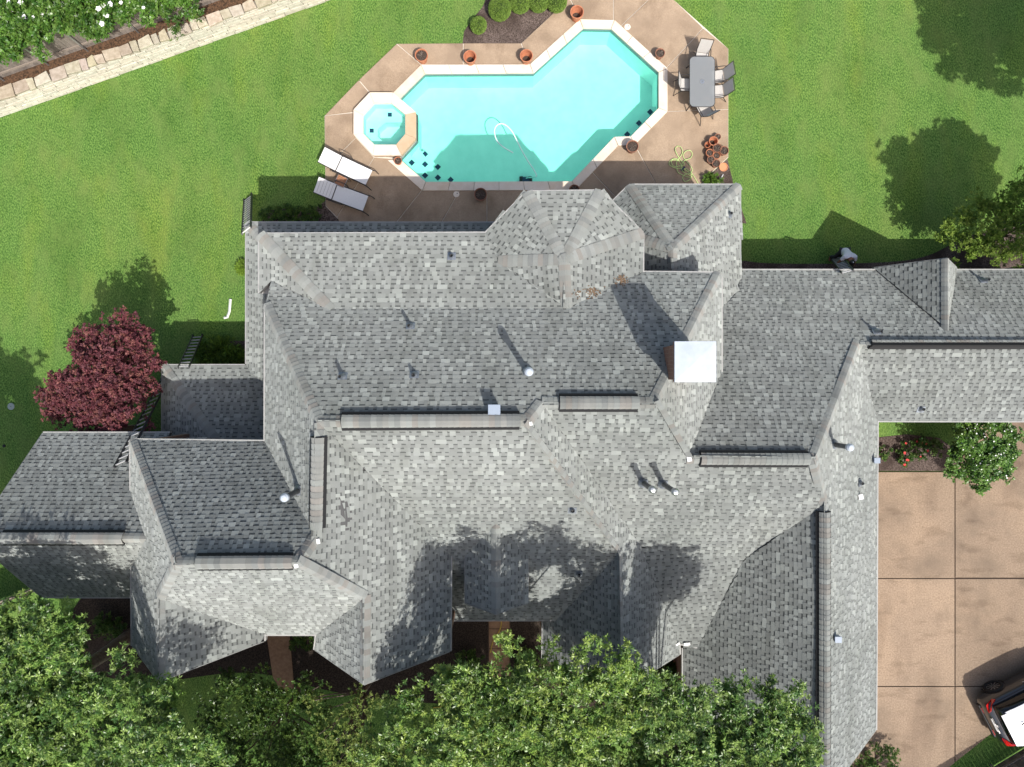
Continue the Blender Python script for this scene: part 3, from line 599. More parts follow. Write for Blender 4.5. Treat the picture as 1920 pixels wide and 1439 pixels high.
def boxvent(x, y, s, m, rz=0):
    p, n = roof_at(x, y); MB().box((p.x, p.y, p.z+.12), (s, s*.9, .20), rz).build('box_vent', m, house, bevel=.02)
    o = house.children[-1]; MB().box((p.x, p.y, p.z+.235), (s*1.12, s, .03), rz).build('vent_hood', m, [c for c in house.children if c.name.startswith('box_vent')][-1], bevel=.01)
M_BLUEV = mat('blue_grey_metal', (.26, .31, .38), rough=.5)
boxvent(927, 769, .27, M_BLUEV); boxvent(1638, 863, .18, M_BLUEV); boxvent(1565, 1195, .18, M_BLUEV)
for x, y, s in [(597,1015,.11),(557,1060,.10),(1291,861,.12),(995,795,.08),(1612,932,.14)]:
    p, n = roof_at(x, y); MB().box((p.x, p.y, p.z+.07), (s, s*1.1, .04), .2).build('flashing_patch', M_WHITE, house)
for x, y, s, r in [(1270,1207,.14,.6),(1287,1207,.2,.1)]:
    p, n = roof_at(x, y); MB().box((p.x, p.y, p.z+.07), (s, s*.4, .04), r).build('gutter_strap', M_WHITE, house)
# leaf litter on the roof
lit = MB()
for (x, y, r_, k) in [(1112,549,14,60),(1165,527,11,70),(1085,552,9,12)]:
    for i in range(k):
        p, n = roof_at(x+random.gauss(0, r_*.5), y+random.gauss(0, r_*.4)); a = random.random()*6.28; d = Vector((math.cos(a), math.sin(a), 0))*.035; e_ = Vector((-d.y, d.x, 0))*.5; p = p+Vector((0, 0, .035))
        lit.add([p-d, p+e_, p+d+Vector((0, 0, .01)), p-e_], [(0, 1, 2, 3)])
tag(lit.build('leaf_litter', mat('dead_leaves', (.12, .075, .045), (.20, .14, .09), 30, .9)), 'brown dead leaves caught on the roof beside the turret', 'leaves', kind='stuff')

# ------------------------------------------------------------------ stone retaining wall, terrace and fence (upper left)
wa = P(0, 222); wdir = (P(640, -6)-wa).normalized(); wn = Vector((wdir.y, -wdir.x, 0)); wback = -wn
def WP(a, off, z): v = wa+wdir*a+wback*off; return Vector((v.x, v.y, z))
A0, A1 = -4.0, 17.0; WH = 1.12
tz = [WP(A0, .3, 0), WP(A1, .3, 0), WP(A1, 14, 0), WP(A0, 14, 0)]
tag(MB().prism([(p.x, p.y) for p in tz], 0, WH-.08).build('terrace', M_SOIL), kind='structure')
rw = thing('retaining_wall', 'long pale limestone retaining wall along the lawn below the board fence', 'wall')
MB().add([WP(A0, .02, 0), WP(A1, .02, 0), WP(A1, .02, WH-.09), WP(A0, .02, WH-.09), WP(A0, .32, 0), WP(A1, .32, 0), WP(A1, .32, WH-.09), WP(A0, .32, WH-.09)],
         [(0, 1, 2, 3), (7, 6, 5, 4), (3, 2, 6, 7)]).build('mortar_core', mat('wall_mortar', (.20, .18, .155), rough=.95), rw)
zc = 0; r = 0
while zc < WH-.12:
    hh = random.choice((.13, .15, .17)); hh = min(hh, WH-.1-zc); x = A0-random.random()*.5
    while x < A1:
        L = random.uniform(.35, .95); g = random.uniform(.86, 1.1); wv = random.uniform(-.03, .03); pr = random.uniform(-.012, .008)
        pts = [WP(x+.010, pr, zc+.010), WP(x+L-.010, pr, zc+.010), WP(x+L-.010, pr, zc+hh-.010), WP(x+.010, pr, zc+hh-.010), WP(x+.006, .2, zc+.006), WP(x+L-.006, .2, zc+.006), WP(x+L-.006, .2, zc+hh-.006), WP(x+.006, .2, zc+hh-.006)]
        if WP(x+L, 0, 0).x > -21 and WP(x, 0, 0).y < 15.2:
            MB().add(pts, [(0, 1, 2, 3), (7, 6, 5, 4), (0, 4, 5, 1), (1, 5, 6, 2), (2, 6, 7, 3), (3, 7, 4, 0)], (g, g*(.98+wv), g*(.93+wv))).build('stone', M_STONE, rw)
        x += L
    zc += hh
x = A0
while x < A1:
    L = random.uniform(.22, .62); g = random.uniform(.8, 1.12); j = [random.uniform(-.06, .05) for _ in range(4)]
    q = [WP(x+.012, -.03+j[0], 0), WP(x+L-.012, -.03+j[1], 0), WP(x+L-.012+j[3], .36+j[2], 0), WP(x+.012+j[2], .36+j[3], 0)]
    if WP(x+L, 0, 0).x > -21 and WP(x, 0, 0).y < 15.4: MB().prism([(p.x, p.y) for p in q], WH-.09, WH+random.uniform(0, .03), (g, g*random.uniform(.92, 1.04), g*random.uniform(.85, 1.05))).build('cap_stone', M_CAPST, rw, bevel=.012)
    x += L
def fence(name, label, fp, fdir, back, L, z0, H, post_at, postm, bw=.14, viewer=-1):
    f = thing(name, label, 'fence', tuple(fp))
    fd, bk = Vector(fdir), Vector(back)
    k = int(L/(bw+.006))
    for i in range(k):
        g = random.uniform(.7, 1.15); h_ = H+random.uniform(-.02, .02); c = fd*((i+.5)*(bw+.006)); rz = math.atan2(fd.y, fd.x)+random.uniform(-.015, .015)
        MB().box((c.x, c.y, h_/2+.04), (bw, .018, h_), rz, (g, g*.98, g*.96)).build('board', M_BOARD, f)
    for z in (.35, H-.35):
        c = fd*(L/2)-bk*.04; MB().box((c.x, c.y, z), (L, .04, .09), math.atan2(fd.y, fd.x), (1.15, 1.1, 1.05)).build('rail', M_BOARD, f)
    for a in post_at:
        c = fd*a-bk*.11; MB().tube([(c.x, c.y, -.05), (c.x, c.y, H-.1)], .032, 10).build('post', postm, f)
    return f
fo = WP(A0, .72, WH-.08)
fence('board_fence', 'weathered grey board fence with steel posts on top of the retaining wall', fo, wdir, wback, 17.5, WH-.08, 1.85, [1.2, 3.35, 5.15, 6.85, 8.35, 10.3, 12.3, 14.3, 16.2], M_GALV)
q0 = P(1838, 1452); qd = (P(1945, 1388)-q0).normalized(); qb = Vector((qd.y, -qd.x, 0))
sheet('grass_strip', [(1770,1446),(1861,1373),(2300,1165),(2300,1600),(1620,1600)], .006, M_LAWN)
fence('board_fence', 'weathered grey board fence beside the parked car at the driveway edge', q0-qd*2.5, qd, qb, 9.5, 0, 1.7, [.5, 3, 5.5, 8], M_BOARD)

# ------------------------------------------------------------------ pots
def make_pot(name, label, x, y, r, h, m, soil=True, z=.066, tilt=None, deep=.06):
    t = thing(name, label, 'pot', (*P2(x, y, z+h), z), group='terracotta pots on the pool paving')
    rb = r*.68
    MB().lathe([(0, 0), (rb, 0), (r*.9, h*.78), (r, h*.79), (r*1.02, h), (r*.90, h), (r*.86, h*.8), (r*.82, h*.6), (rb*.85, h*.12), (0, h*.12)], seg=28).build('pot_body', m, t, smooth=False)
    if soil:
        s = MB().lathe([(0, h*(1-deep)-.03), (r*.5, h*(1-deep)-.02), (r*.87, h*(1-deep)-.04)], seg=18)
        s.build('soil', M_POTSOIL, t)
        tw = MB()
        for k in range(5):
            a = random.random()*6.28; tw.tube([(0, 0, h*.8), (math.cos(a)*r*.3, math.sin(a)*r*.3, h*.98), (math.cos(a)*r*.7, math.sin(a)*r*.7, h*1.02)], .008, 5)
        tw.build('dry_stems', M_BARK, t)
    else:
        MB().lathe([(0, h*.25), (r*.3, h*.22), (r*.74, h*.2)], seg=16).build('soil', M_POTSOIL, t)
    return t
W_ = 'terracotta pot'
for x, y, r, h, m, soil, lab in [
  (790,104,.235,.42,M_TERRA,True,'terracotta pot filled with dark soil, leftmost of the row above the pool'),
  (881,107,.235,.44,M_TERRA,False,'empty terracotta pot in the middle of the row above the pool'),
  (987,105,.235,.44,M_TERRA,False,'empty terracotta pot at the inner corner below the mulch bed'),
  (1082,23,.245,.46,M_TERRA,False,'empty terracotta pot at the topmost pool corner'),
  (1238,100,.175,.34,M_TERRA2,True,'small brown pot between the pool and the patio table'),
  (1186,275,.225,.40,M_TERRA2,True,'brown pot at the pool corner beside the sunken bench'),
  (901,365,.235,.42,M_TERRA2,True,'brown pot with stems in the house shade below the pool'),
  (1077,357,.20,.36,M_TERRA2,True,'brown pot half hidden behind the turret eave'),
  (746,302,.145,.26,M_TERRA,True,'small terracotta pot squeezed between the spa and the pool steps'),
  (1346,257,.115,.20,M_TERRA2,True,'smallest brown pot at the top of the pot cluster'),
  (1338,265,.165,.30,M_TERRA,False,'wide pale terracotta pot near the top of the pot cluster'),
  (1327,272,.11,.22,M_TERRA,False,'narrow orange pot on the left edge of the pot cluster'),
  (1345,278,.165,.30,M_TERRA2,True,'dark pot with a grey rim in the middle of the pot cluster'),
  (1358,283,.165,.30,M_TERRA2,True,'dark brown pot on the right edge of the pot cluster'),
  (1331,287,.14,.24,M_TERRA,True,'terracotta pot with soil left of centre in the pot cluster'),
  (1344,292,.135,.22,M_TERRA,True,'terracotta pot with soil low in the centre of the pot cluster'),
  (1333,300,.14,.25,M_TERRA2,True,'dark pot at the lower left of the pot cluster'),
  (1343,307,.15,.26,M_TERRA2,True,'brown pot lowest in the pot cluster')]:
    make_pot('plant_pot', lab, x, y, r, h, m, soil)
t = thing('pot_saucer', 'pale orange terracotta saucer on the mulch corner by the lawn', 'saucer', (*P2(1356, 315), .014))
MB().lathe([(0, 0), (.15, 0), (.165, .05), (.15, .05), (.135, .015), (0, .015)], seg=24).build('dish', mat('pale_terracotta', (.60, .27, .14), rough=.85), t)

# ------------------------------------------------------------------ hoses and small things
def tubething(name, label, cat, pts, r, m, n=6, grp=None):
    return tag(MB().tube(spline(pts, n), r, 8).build(name, m, smooth=True), label, cat, grp)
hp = [(1308,346),(1299,332),(1292,324),(1284,318),(1268,318),(1255,313),(1254,306),(1260,301),(1268,301),(1274,308),(1280,318),(1290,326),(1296,331),(1292,339),(1283,343),(1279,336),(1282,330),(1292,328),(1297,321),(1294,315),(1286,305),(1280,296),(1283,287),(1292,285),(1297,291),(1293,299),(1283,303),(1278,309),(1276,317),(1280,325),(1290,330),(1295,334),(1290,335),(1280,331),(1270,325),(1267,312),(1269,303),(1278,290),(1276,280),(1270,276),(1265,281),(1266,288),(1272,298),(1277,305),(1282,311),(1276,313),(1262,314),(1257,305),(1262,302),(1272,303)]
tubething('garden_hose', 'lime green garden hose lying in loose loops on the paving', 'hose', [P(x, y, 0)+Vector((0, 0, .085+.02*(i % 3))) for i, (x, y) in enumerate(hp)], .014, M_HOSE, 5)
t = thing('hose_nozzle', 'dark spray nozzle lying inside the green hose loops', 'nozzle', (*P2(1279,319), .08), .8)
MB().tube([(-.09, 0, .03), (.06, 0, .03), (.1, 0, .035)], [.02, .03, .04], 10).build('barrel', M_ROBOT, t); MB().box((-.03, -.05, .03), (.03, .1, .03)).build('grip', M_BLACK, t)
tubething('white_stick', 'white plastic stick lying on the mulch beside the saucer', 'stick', [P(1356,328,.05), P(1346,345,.05)], .02, M_WHITE, 2)
t = thing('downspout_elbow', 'white downspout elbow lying on the lawn left of the house', 'downspout', (*P2(430,580), .05), 0)
b = MB(); pts = [P(433,562)-P(430,580), P(431,585)-P(430,580), P(427,596)-P(430,580), P(421,597)-P(430,580)]
b.tube([p for p in pts], .05, 4); b.build('pipe', M_WHITE, t)
t = thing('valve_lid', 'round grey irrigation lid in the lawn left of the red maple', 'lid', (*P2(21,763), .004))
MB().lathe([(0, .02), (.11, .02), (.13, .012), (.13, 0)], seg=18).build('cover', mat('grey_green_lid', (.30, .36, .33), rough=.7), t); MB().box((0, 0, .024), (.05, .012, .008)).build('slot', M_BLACK, t)
t = thing('valve_lid', 'small dark sprinkler head in the shaded lawn at the left edge', 'sprinkler', (*P2(8,837), .004))
MB().lathe([(0, .03), (.05, .03), (.06, .02), (.06, 0)], seg=14).build('cap', M_BLACK, t); MB().lathe([(0, .04), (.02, .04), (.02, .03)], seg=8).build('nozzle', M_RUBBER, t)
tubething('yellow_cord', 'yellow cord lying across the front porch path', 'cord', [P(940,1165,.06), P(938,1180,.06), P(925,1202,.06), P(919,1225,.06)], .018, M_YHOSE)
tubething('yellow_cord', 'yellow cord lying under the front trees', 'cord', [P(812,1328,.03), P(830,1325,.03), P(856,1313,.03)], .018, M_YHOSE)

# ------------------------------------------------------------------ patio furniture
def rr(w, d, r, n=5):
    out = []
    for cx, cy, a0 in ((w/2-r, d/2-r, 0), (-w/2+r, d/2-r, 90), (-w/2+r, -d/2+r, 180), (w/2-r, -d/2+r, 270)):
        out += [(cx+r*math.cos(math.radians(a0+90*k/n)), cy+r*math.sin(math.radians(a0+90*k/n))) for k in range(n+1)]
    return out
tb_ = thing('patio_table', 'rounded rectangular smoked glass patio table with dark metal legs', 'table', (*P2(1316,155,.72), .066))
b = MB(); o_ = [(x*(1+.05*(1-(y/.92)**2)), y*(1+.03*(1-(x/.46)**2))) for x, y in rr(.90, 1.80, .14)]; b.prism(o_, .700, .708); b.build('glass_top', M_GLASS, tb_)
MB().tube([(x, y, .70) for x, y in o_+o_[:1]], .014, 6, cap=False).build('rim', M_STEEL, tb_)
for sx in (-1, 1):
    for sy in (-1, 1): MB().tube([(sx*.36, sy*.74, .69), (sx*.37, sy*.75, .35), (sx*.41, sy*.80, 0)], .02, 8).build('leg', M_STEEL, tb_)
b = MB(); b.tube([(-.36, -.74, .66), (.36, -.74, .66)], .014, 6); b.tube([(-.36, .74, .66), (.36, .74, .66)], .014, 6); b.tube([(-.36, -.74, .66), (-.36, .74, .66)], .014, 6); b.tube([(.36, -.74, .66), (.36, .74, .66)], .014, 6); b.build('apron', M_STEEL, tb_)
MB().lathe([(.022, .712), (.075, .712), (.075, .709), (.022, .709)], seg=20).build('parasol_ring', M_GALV, tb_)
def make_chair(label, x, y, rz, first=[None]):
    if first[0] is None:
        t = thing('patio_chair', label, 'chair', group='patio chairs around the glass table')
        def slab(p, wd):
            v = [];
            for q in p: v += [(-wd/2, q[0], q[1]), (wd/2, q[0], q[1]), (wd/2, q[0], q[1]-.012), (-wd/2, q[0], q[1]-.012)]
            f = []
            for i in range(len(p)-1):
                k = i*4; f += [(k, k+1, k+5, k+4), (k+3, k+7, k+6, k+2), (k, k+4, k+7, k+3), (k+1, k+2, k+6, k+5)]
            f += [(0, 3, 2, 1), (len(v)-4, len(v)-3, len(v)-2, len(v)-1)]; return MB().add(v, f)
        slab([(.24, .43), (.1, .41), (-.1, .40), (-.22, .41)], .44).build('seat', M_SLING2, t)
        slab([(-.23, .43), (-.29, .60), (-.36, .80), (-.43, 1.0)], .44).build('backrest', M_SLING2, t)
        for sx in (-1, 1):
            MB().tube([(sx*.235, .26, .43), (sx*.235, -.22, .40), (sx*.235, -.30, .60), (sx*.235, -.45, 1.02)], .014, 6).build('side_rail', M_STEEL, t)
            MB().tube(spline([(sx*.25, .27, .43), (sx*.27, .28, .62), (sx*.27, .1, .65), (sx*.26, -.20, .64), (sx*.245, -.31, .62)], 4), .016, 6).build('armrest', M_STEEL, t)
            MB().tube([(sx*.25, .27, .44), (sx*.26, .33, 0)], .015, 6).build('leg', M_STEEL, t); MB().tube([(sx*.25, -.20, .42), (sx*.27, -.42, 0)], .015, 6).build('leg', M_STEEL, t)
        MB().tube([(-.235, -.45, 1.02), (.235, -.45, 1.02)], .014, 6).build('top_rail', M_STEEL, t); MB().tube([(-.235, .26, .43), (.235, .26, .43)], .014, 6).build('front_rail', M_STEEL, t)
        first[0] = t
    else: t = copy_tree(first[0])
    tag(t, label); t.location = (*P2(x, y, .45), .066); t.rotation_euler = (0, 0, rz); return t
R_ = math.radians
make_chair('patio chair at the top end of the glass table', 1315, 112, R_(172))
make_chair('upper patio chair on the lawn side of the glass table', 1345, 145, R_(100))
make_chair('lower patio chair on the lawn side of the glass table', 1344, 173, R_(96))
make_chair('patio chair on the pool side of the glass table', 1288, 160, R_(-92))
make_chair('turned patio chair at the lower end of the glass table', 1320, 205, R_(28))
def make_lounger(label, x, y, rz, first=[None]):
    if first[0] is None:
        t = thing('sun_lounger', label, 'sun lounger', group='sun loungers beside the spa')
        def pan(x0, z0, x1, z1, nm, mt):
            v = [(x0, -.29, z0), (x1, -.29, z1), (x1, .29, z1), (x0, .29, z0)]; v += [(a, b_, c-.02) for a, b_, c in v]
            o = MB().add(v, [(0, 1, 2, 3), (7, 6, 5, 4), (0, 4, 5, 1), (1, 5, 6, 2), (2, 6, 7, 3), (3, 7, 4, 0)]).build(nm, mt, t); return o
        pan(-.28, .36, .92, .34, 'seat_panel', M_SLING); bp = pan(-.95, .56, -.31, .37, 'back_panel', M_SLING)
        for k in range(5): MB().box((-.85+k*.11, 0, .535-k*.0335), (.012, .5, .012)).build('seam', M_SLING2, bp)
        for sy in (-1, 1):
            MB().tube([(-.31, sy*.31, .35), (.98, sy*.31, .32)], .018, 6).build('side_rail', M_STEEL, t); MB().tube([(-.97, sy*.31, .56), (-.30, sy*.31, .36)], .016, 6).build('back_rail', M_STEEL, t)
            MB().tube([(-.6, sy*.32, 0), (-.5, sy*.32, .33), (-.3, sy*.32, .35)], .017, 6).build('leg', M_STEEL, t); MB().tube([(1.10, sy*.33, 0), (1.02, sy*.33, .28), (.9, sy*.32, .33)], .017, 6).build('leg', M_STEEL, t)
            MB().tube(spline([(-.38, sy*.34, .36), (-.36, sy*.38, .52), (-.2, sy*.38, .55), (.05, sy*.38, .50), (.12, sy*.34, .34)], 4), .016, 6).build('armrest', M_STEEL, t)
        MB().tube([(-.295, -.31, .37), (-.295, .31, .37)], .018, 6).build('hinge_bar', M_STEEL, t)
        first[0] = t
    else: t = copy_tree(first[0])
    tag(t, label); t.location = (*P2(x, y, .35), .066); t.rotation_euler = (0, 0, rz)
make_lounger('sunlit white sun lounger nearest the spa', 650, 315, R_(-25)); make_lounger('shaded white sun lounger nearest the house', 642, 367, R_(-20))
t = thing('side_table', 'small wooden slat side table between the two sun loungers', 'side table', (*P2(640,341,.4), .066), R_(-27))
for k in range(6): MB().box((0, -.15+k*.06, .40), (.36, .048, .02)).build('slat', M_WOOD, t)
MB().tube([(-.19, -.19, .39), (.19, -.19, .39), (.19, .19, .39), (-.19, .19, .39), (-.19, -.19, .39)], .014, 6).build('frame', M_GALV, t)
for sx in (-1, 1):
    for sy in (-1, 1): MB().tube([(sx*.18, sy*.18, .39), (sx*.19, sy*.19, 0)], .013, 6).build('leg', M_GALV, t)

# ------------------------------------------------------------------ ladders
def ladder(label, base, top, side, wd, n, railm=M_FIBRE, rungm=M_RUNG):
    t = thing('ladder', label, 'ladder', tuple(base), group='ladders leaning on the house'); B, T = Vector((0, 0, 0)), Vector(top)-Vector(base); s = Vector(side).normalized()*wd/2
    ax = (T-B).normalized(); nrm = ax.cross(s).normalized()
    for k in (-1, 1):
        o = s*k; c = [o+s.normalized()*a*.016+nrm*b_*.035 for a, b_ in ((-1, -1), (1, -1), (1, 1), (-1, 1))]
        MB().add([B+x for x in c]+[T+x for x in c], [(0, 1, 5, 4), (1, 2, 6, 5), (2, 3, 7, 6), (3, 0, 4, 7), (3, 2, 1, 0), (4, 5, 6, 7)]).build('rail', railm, t)
        MB().box(B+o+Vector((0, 0, .03)), (.05, .09, .06)).build('foot', M_RUBBER, t)
    L = (T-B).length
    for i in range(n):
        p = B+ax*(L*(i+.6)/n); MB().tube([p-s, p+s], .02, 8).build('rung', rungm, t)
    return t
ladder('tall ladder leaning on the upper left corner of the house', P(465,371,0)+Vector((0, 0, .01)), P(462,434,3.6), (13, 10, 0), .36, 15, M_FIBRE, M_CREAM)
ladder('dark ladder rising from the shaded lawn behind the red maple', P(371,630,0)+Vector((0, 0, .01)), P(344,690,3.35), (1, .06, 0), .36, 10)
ladder('ladder leaning over the far left roof beside the red maple', Vector((-12.8, .56, .01)), Vector((-11.26, -2.34, 6.4)), (1, .45, 0), .38, 20, M_FIBRE, M_RUNG)
ladder('short ladder held by the person behind the garage wing', P(1567,484,0)+Vector((0, 0, .01)), P(1590,511,3.15), (1, .25, 0), .40, 11)

# ------------------------------------------------------------------ foliage
def leaf_quads(cen, dirs, L, Wd, col, droop=.25):
    """one bent leaf per centre: base, side, tip, side"""
    n = len(cen); d = dirs/np.linalg.norm(dirs, axis=1, keepdims=True)
    rnd = rng.normal(size=(n, 3)); s = np.cross(d, rnd); s /= np.linalg.norm(s, axis=1, keepdims=True)+1e-9
    up = np.array([0, 0, 1.0]); s[:, 2] *= .45; s /= np.linalg.norm(s, axis=1, keepdims=True)+1e-9
    L = L*rng.uniform(.7, 1.25, n)[:, None]; Wd = Wd*rng.uniform(.7, 1.25, n)[:, None]
    mid = cen+d*L*.5; tip = cen+d*L-np.array([0, 0, 1])*L*droop
    V = np.stack([cen, mid+s*Wd/2, tip, mid-s*Wd/2], 1); return V
def crown(lumps, nclump, per, leaves, L, Wd, clr, cols, spread=1.0, shell=(.6, 1.05), upbias=.35, jitter=.18, star=True):
    """leaf quads spread through clumps that fill uneven ellipsoid lumps"""
    Vs, Cs, tips = [], [], []
    vol = np.array([l[3]*l[4]*l[5] for l in lumps])**.75; vol /= vol.sum()
    for l, vf in zip(lumps, vol):
        k = max(3, int(nclump*vf)); u = rng.normal(size=(k, 3)); u[:, 2] = np.abs(u[:, 2])*.9-.25*(rng.random(k) < .5); u /= np.linalg.norm(u, axis=1, keepdims=True)
        rad = rng.uniform(*shell, size=(k, 1)); ph = rng.random(3)*6.28
        wob = 1+jitter*np.sin(3.1*np.arctan2(u[:, 1], u[:, 0])+ph[0])+jitter*np.sin(5.3*np.arctan2(u[:, 1], u[:, 0])+ph[1])*.8
        cc = np.array(l[:3])+u*rad*wob[:, None]*np.array(l[3:6]); tips.append(cc)
        cr = clr*rng.uniform(.6, 1.3, k)
        cshade = rng.uniform(.72, 1.18, k)
        # clusters in each clump
        idx = np.repeat(np.arange(k), per); w_ = rng.normal(size=(k*per, 3)); w_ /= np.linalg.norm(w_, axis=1, keepdims=True); w_[:, 2] = w_[:, 2]*.6+.15
        pc = cc[idx]+w_*(cr[idx]*rng.random(k*per)**.5)[:, None]
        # each cluster is a star of leaves
        id2 = np.repeat(np.arange(len(pc)), leaves); a = rng.random(len(id2))*6.283; tilt = rng.normal(upbias, .35, len(id2))
        out = pc[id2]-np.array(l[:3]); out /= np.linalg.norm(out, axis=1, keepdims=True)+1e-6
        d = np.c_[np.cos(a), np.sin(a), tilt]+out*.35
        base = pc[id2]+(rng.normal(size=(len(id2), 3))*L*(.12 if star else .6))
        Vs.append(leaf_quads(base, d, L, Wd, None))
        c = np.array(cols)[rng.integers(0, len(cols), len(pc))][id2]*(cshade[idx][id2]*rng.uniform(.8, 1.2, len(id2)))[:, None]; Cs.append(c)
    return np.concatenate(Vs), np.concatenate(Cs), np.concatenate(tips)
def tree(name, label, cat, base, lumps, nclump, per, leaves, L, Wd, clr, cols, trunk_r=.16, lm=None, group=None, nl=14, **kw):
    c_ = np.mean([l[:2] for l in lumps], axis=0) if base[0] == 0 else base[:2]; base = (float(c_[0]), float(c_[1]), float(base[2])); t = thing(name, label, cat, tuple(base), group=group); B = Vector(base)
    V, C, tips = crown(lumps, nclump, per, leaves, L, Wd, clr, cols, **kw)
    V = V-np.array(base); quads_mesh('crown', V, C, lm or M_LEAF, t)
    mb = MB(); c0 = np.mean([l[:3] for l in lumps], axis=0)-np.array(base); fork = Vector((c0[0]*.4, c0[1]*.4, max(.25, c0[2]*.5)))
    mb.tube(spline([(0, 0, -.05), tuple(fork*.5+Vector((.05, -.04, 0))), tuple(fork)], 4), [trunk_r*(1.25-.5*i/8) for i in range(9)], 10); mb.build('trunk', M_BARK, t, smooth=True)
    lb = MB()
    for i in rng.choice(len(tips), min(nl, len(tips)), replace=False):
        e = Vector(tips[i])-B; m = (fork+e)/2+Vector((random.uniform(-.2, .2), random.uniform(-.2, .2), .15)); pts = spline([fork, m, e], 4); lb.tube(pts, [trunk_r*.32*(1-i_/len(pts))+.010 for i_ in range(len(pts))], 6)
    lb.build('limbs', M_BARK, t, smooth=True); return t
OAK = [(.085, .18, .034), (.14, .25, .048), (.205, .325, .07), (.27, .39, .095), (.065, .14, .033)]
OAKY = [(.165, .27, .045), (.25, .36, .065), (.32, .43, .09), (.11, .195, .038)]
DARK = [(.05, .11, .023), (.075, .145, .03), (.115, .185, .038)]
RED = [(.145, .040, .05), (.19, .058, .066), (.105, .03, .04), (.225, .085, .075), (.17, .06, .072)]
GARD = [(.05, .13, .02), (.08, .18, .025), (.11, .22, .035), (.14, .25, .05)]
def lump(x, y, h, r, rz=None): p = P(x, y, h); return (p.x, p.y, p.z, r, r, rz or r*.7)
# front trees (bottom of the picture)
tree('oak_tree', 'big glossy oak filling the lower left corner of the picture', 'tree', (-13.0, -12.4, 0), [lump(-45,1210,9.4,1.1,.7), lump(-45,1310,9.4,1.2,.8), lump(75,1225,9.5,1.15,.8), lump(60,1330,9.3,1.7,1.0), lump(225,1330,9.4,1.1,.8), lump(180,1420,9.2,1.6,1.0), lump(315,1395,10.2,.95,.7), lump(20,1440,9.3,1.6,1.0), lump(45,1150,9.3,.75,.5), lump(310,1320,7.4,.6,.5), lump(370,1430,8.4,.8,.6), lump(125,1185,9.0,.7,.5), lump(30,1280,8.4,1.2,.8), lump(250,1460,9.0,1.2), lump(140,1260,7.6,.8)], 520, 19, 14, .108, .034, .36, OAK, .24)
tree('shrubby_tree', 'dark leafy small tree below the left front gable', 'tree', (0, 0, 0), [lump(440,1340,4.4,1.1), lump(520,1330,4.2,1.0), lump(500,1420,4.6,1.3), lump(590,1400,4.4,1.0), lump(500,1275,3.4,.6), lump(420,1430,3.0,1.0), lump(360,1410,3.0,1.0), lump(560,1460,3.0,1.4), lump(640,1450,2.6,1.2), lump(580,1300,2.0,.6), lump(440,1280,1.8,.5)], 430, 12, 11, .10, .042, .36, DARK+[(.10, .17, .035)], .10, upbias=.8)
tree('crape_myrtle', 'sparse yellow green small tree below the middle gable', 'tree', (0, 0, 0), [lump(680,1320,5.2,.5,.8), lump(650,1360,5.4,.65,.9), lump(640,1420,5.4,.7,.8), lump(690,1400,4.6,.55,.7), lump(600,1320,4.4,.4,.6)], 85, 9, 8, .085, .04, .30, [(.18, .25, .055), (.24, .30, .08), (.11, .18, .045)], .07, lm=M_LEAF2, nl=44, upbias=.7)
tree('oak_tree', 'bright oak reaching up to the porch path', 'tree', (-.5, -12.6, 0), [lump(1090,1500,9.0,1.3,.9), lump(960,1500,9.0,1.4,.9), lump(1180,1480,8.8,1.0,.8), lump(840,1510,9.0,1.2,.9), lump(870,1300,9.6,.85,.7), lump(990,1285,10.0,.95,.7), lump(1130,1250,10.2,.75,.7), lump(940,1370,10.2,1.45,.9), lump(800,1345,9.2,.85,.7), lump(1100,1330,10.0,1.1,.8), lump(780,1430,9.2,1.05,.8), lump(1040,1430,10.2,1.45,.9), lump(890,1440,9.8,1.2,.8), lump(720,1420,8.4,.8), lump(1165,1300,10.2,.75,.6)], 590, 19, 14, .105, .033, .35, OAKY+OAK[:3], .22)
tree('oak_tree', 'green oak overlapping the garage wing roof', 'tree', (4.2, -12.9, 0), [lump(1250,1330,10.0,.85,.7), lump(1340,1360,8.4,.75,.6), lump(1425,1330,9.6,.9,.7), lump(1485,1395,9.6,.75,.7), lump(1400,1420,9.8,1.15,.8), lump(1270,1415,9.2,1.1,.8), lump(1185,1410,8.6,.85), lump(1330,1490,9.8,1.4)], 380, 19, 14, .105, .033, .35, OAK, .22)
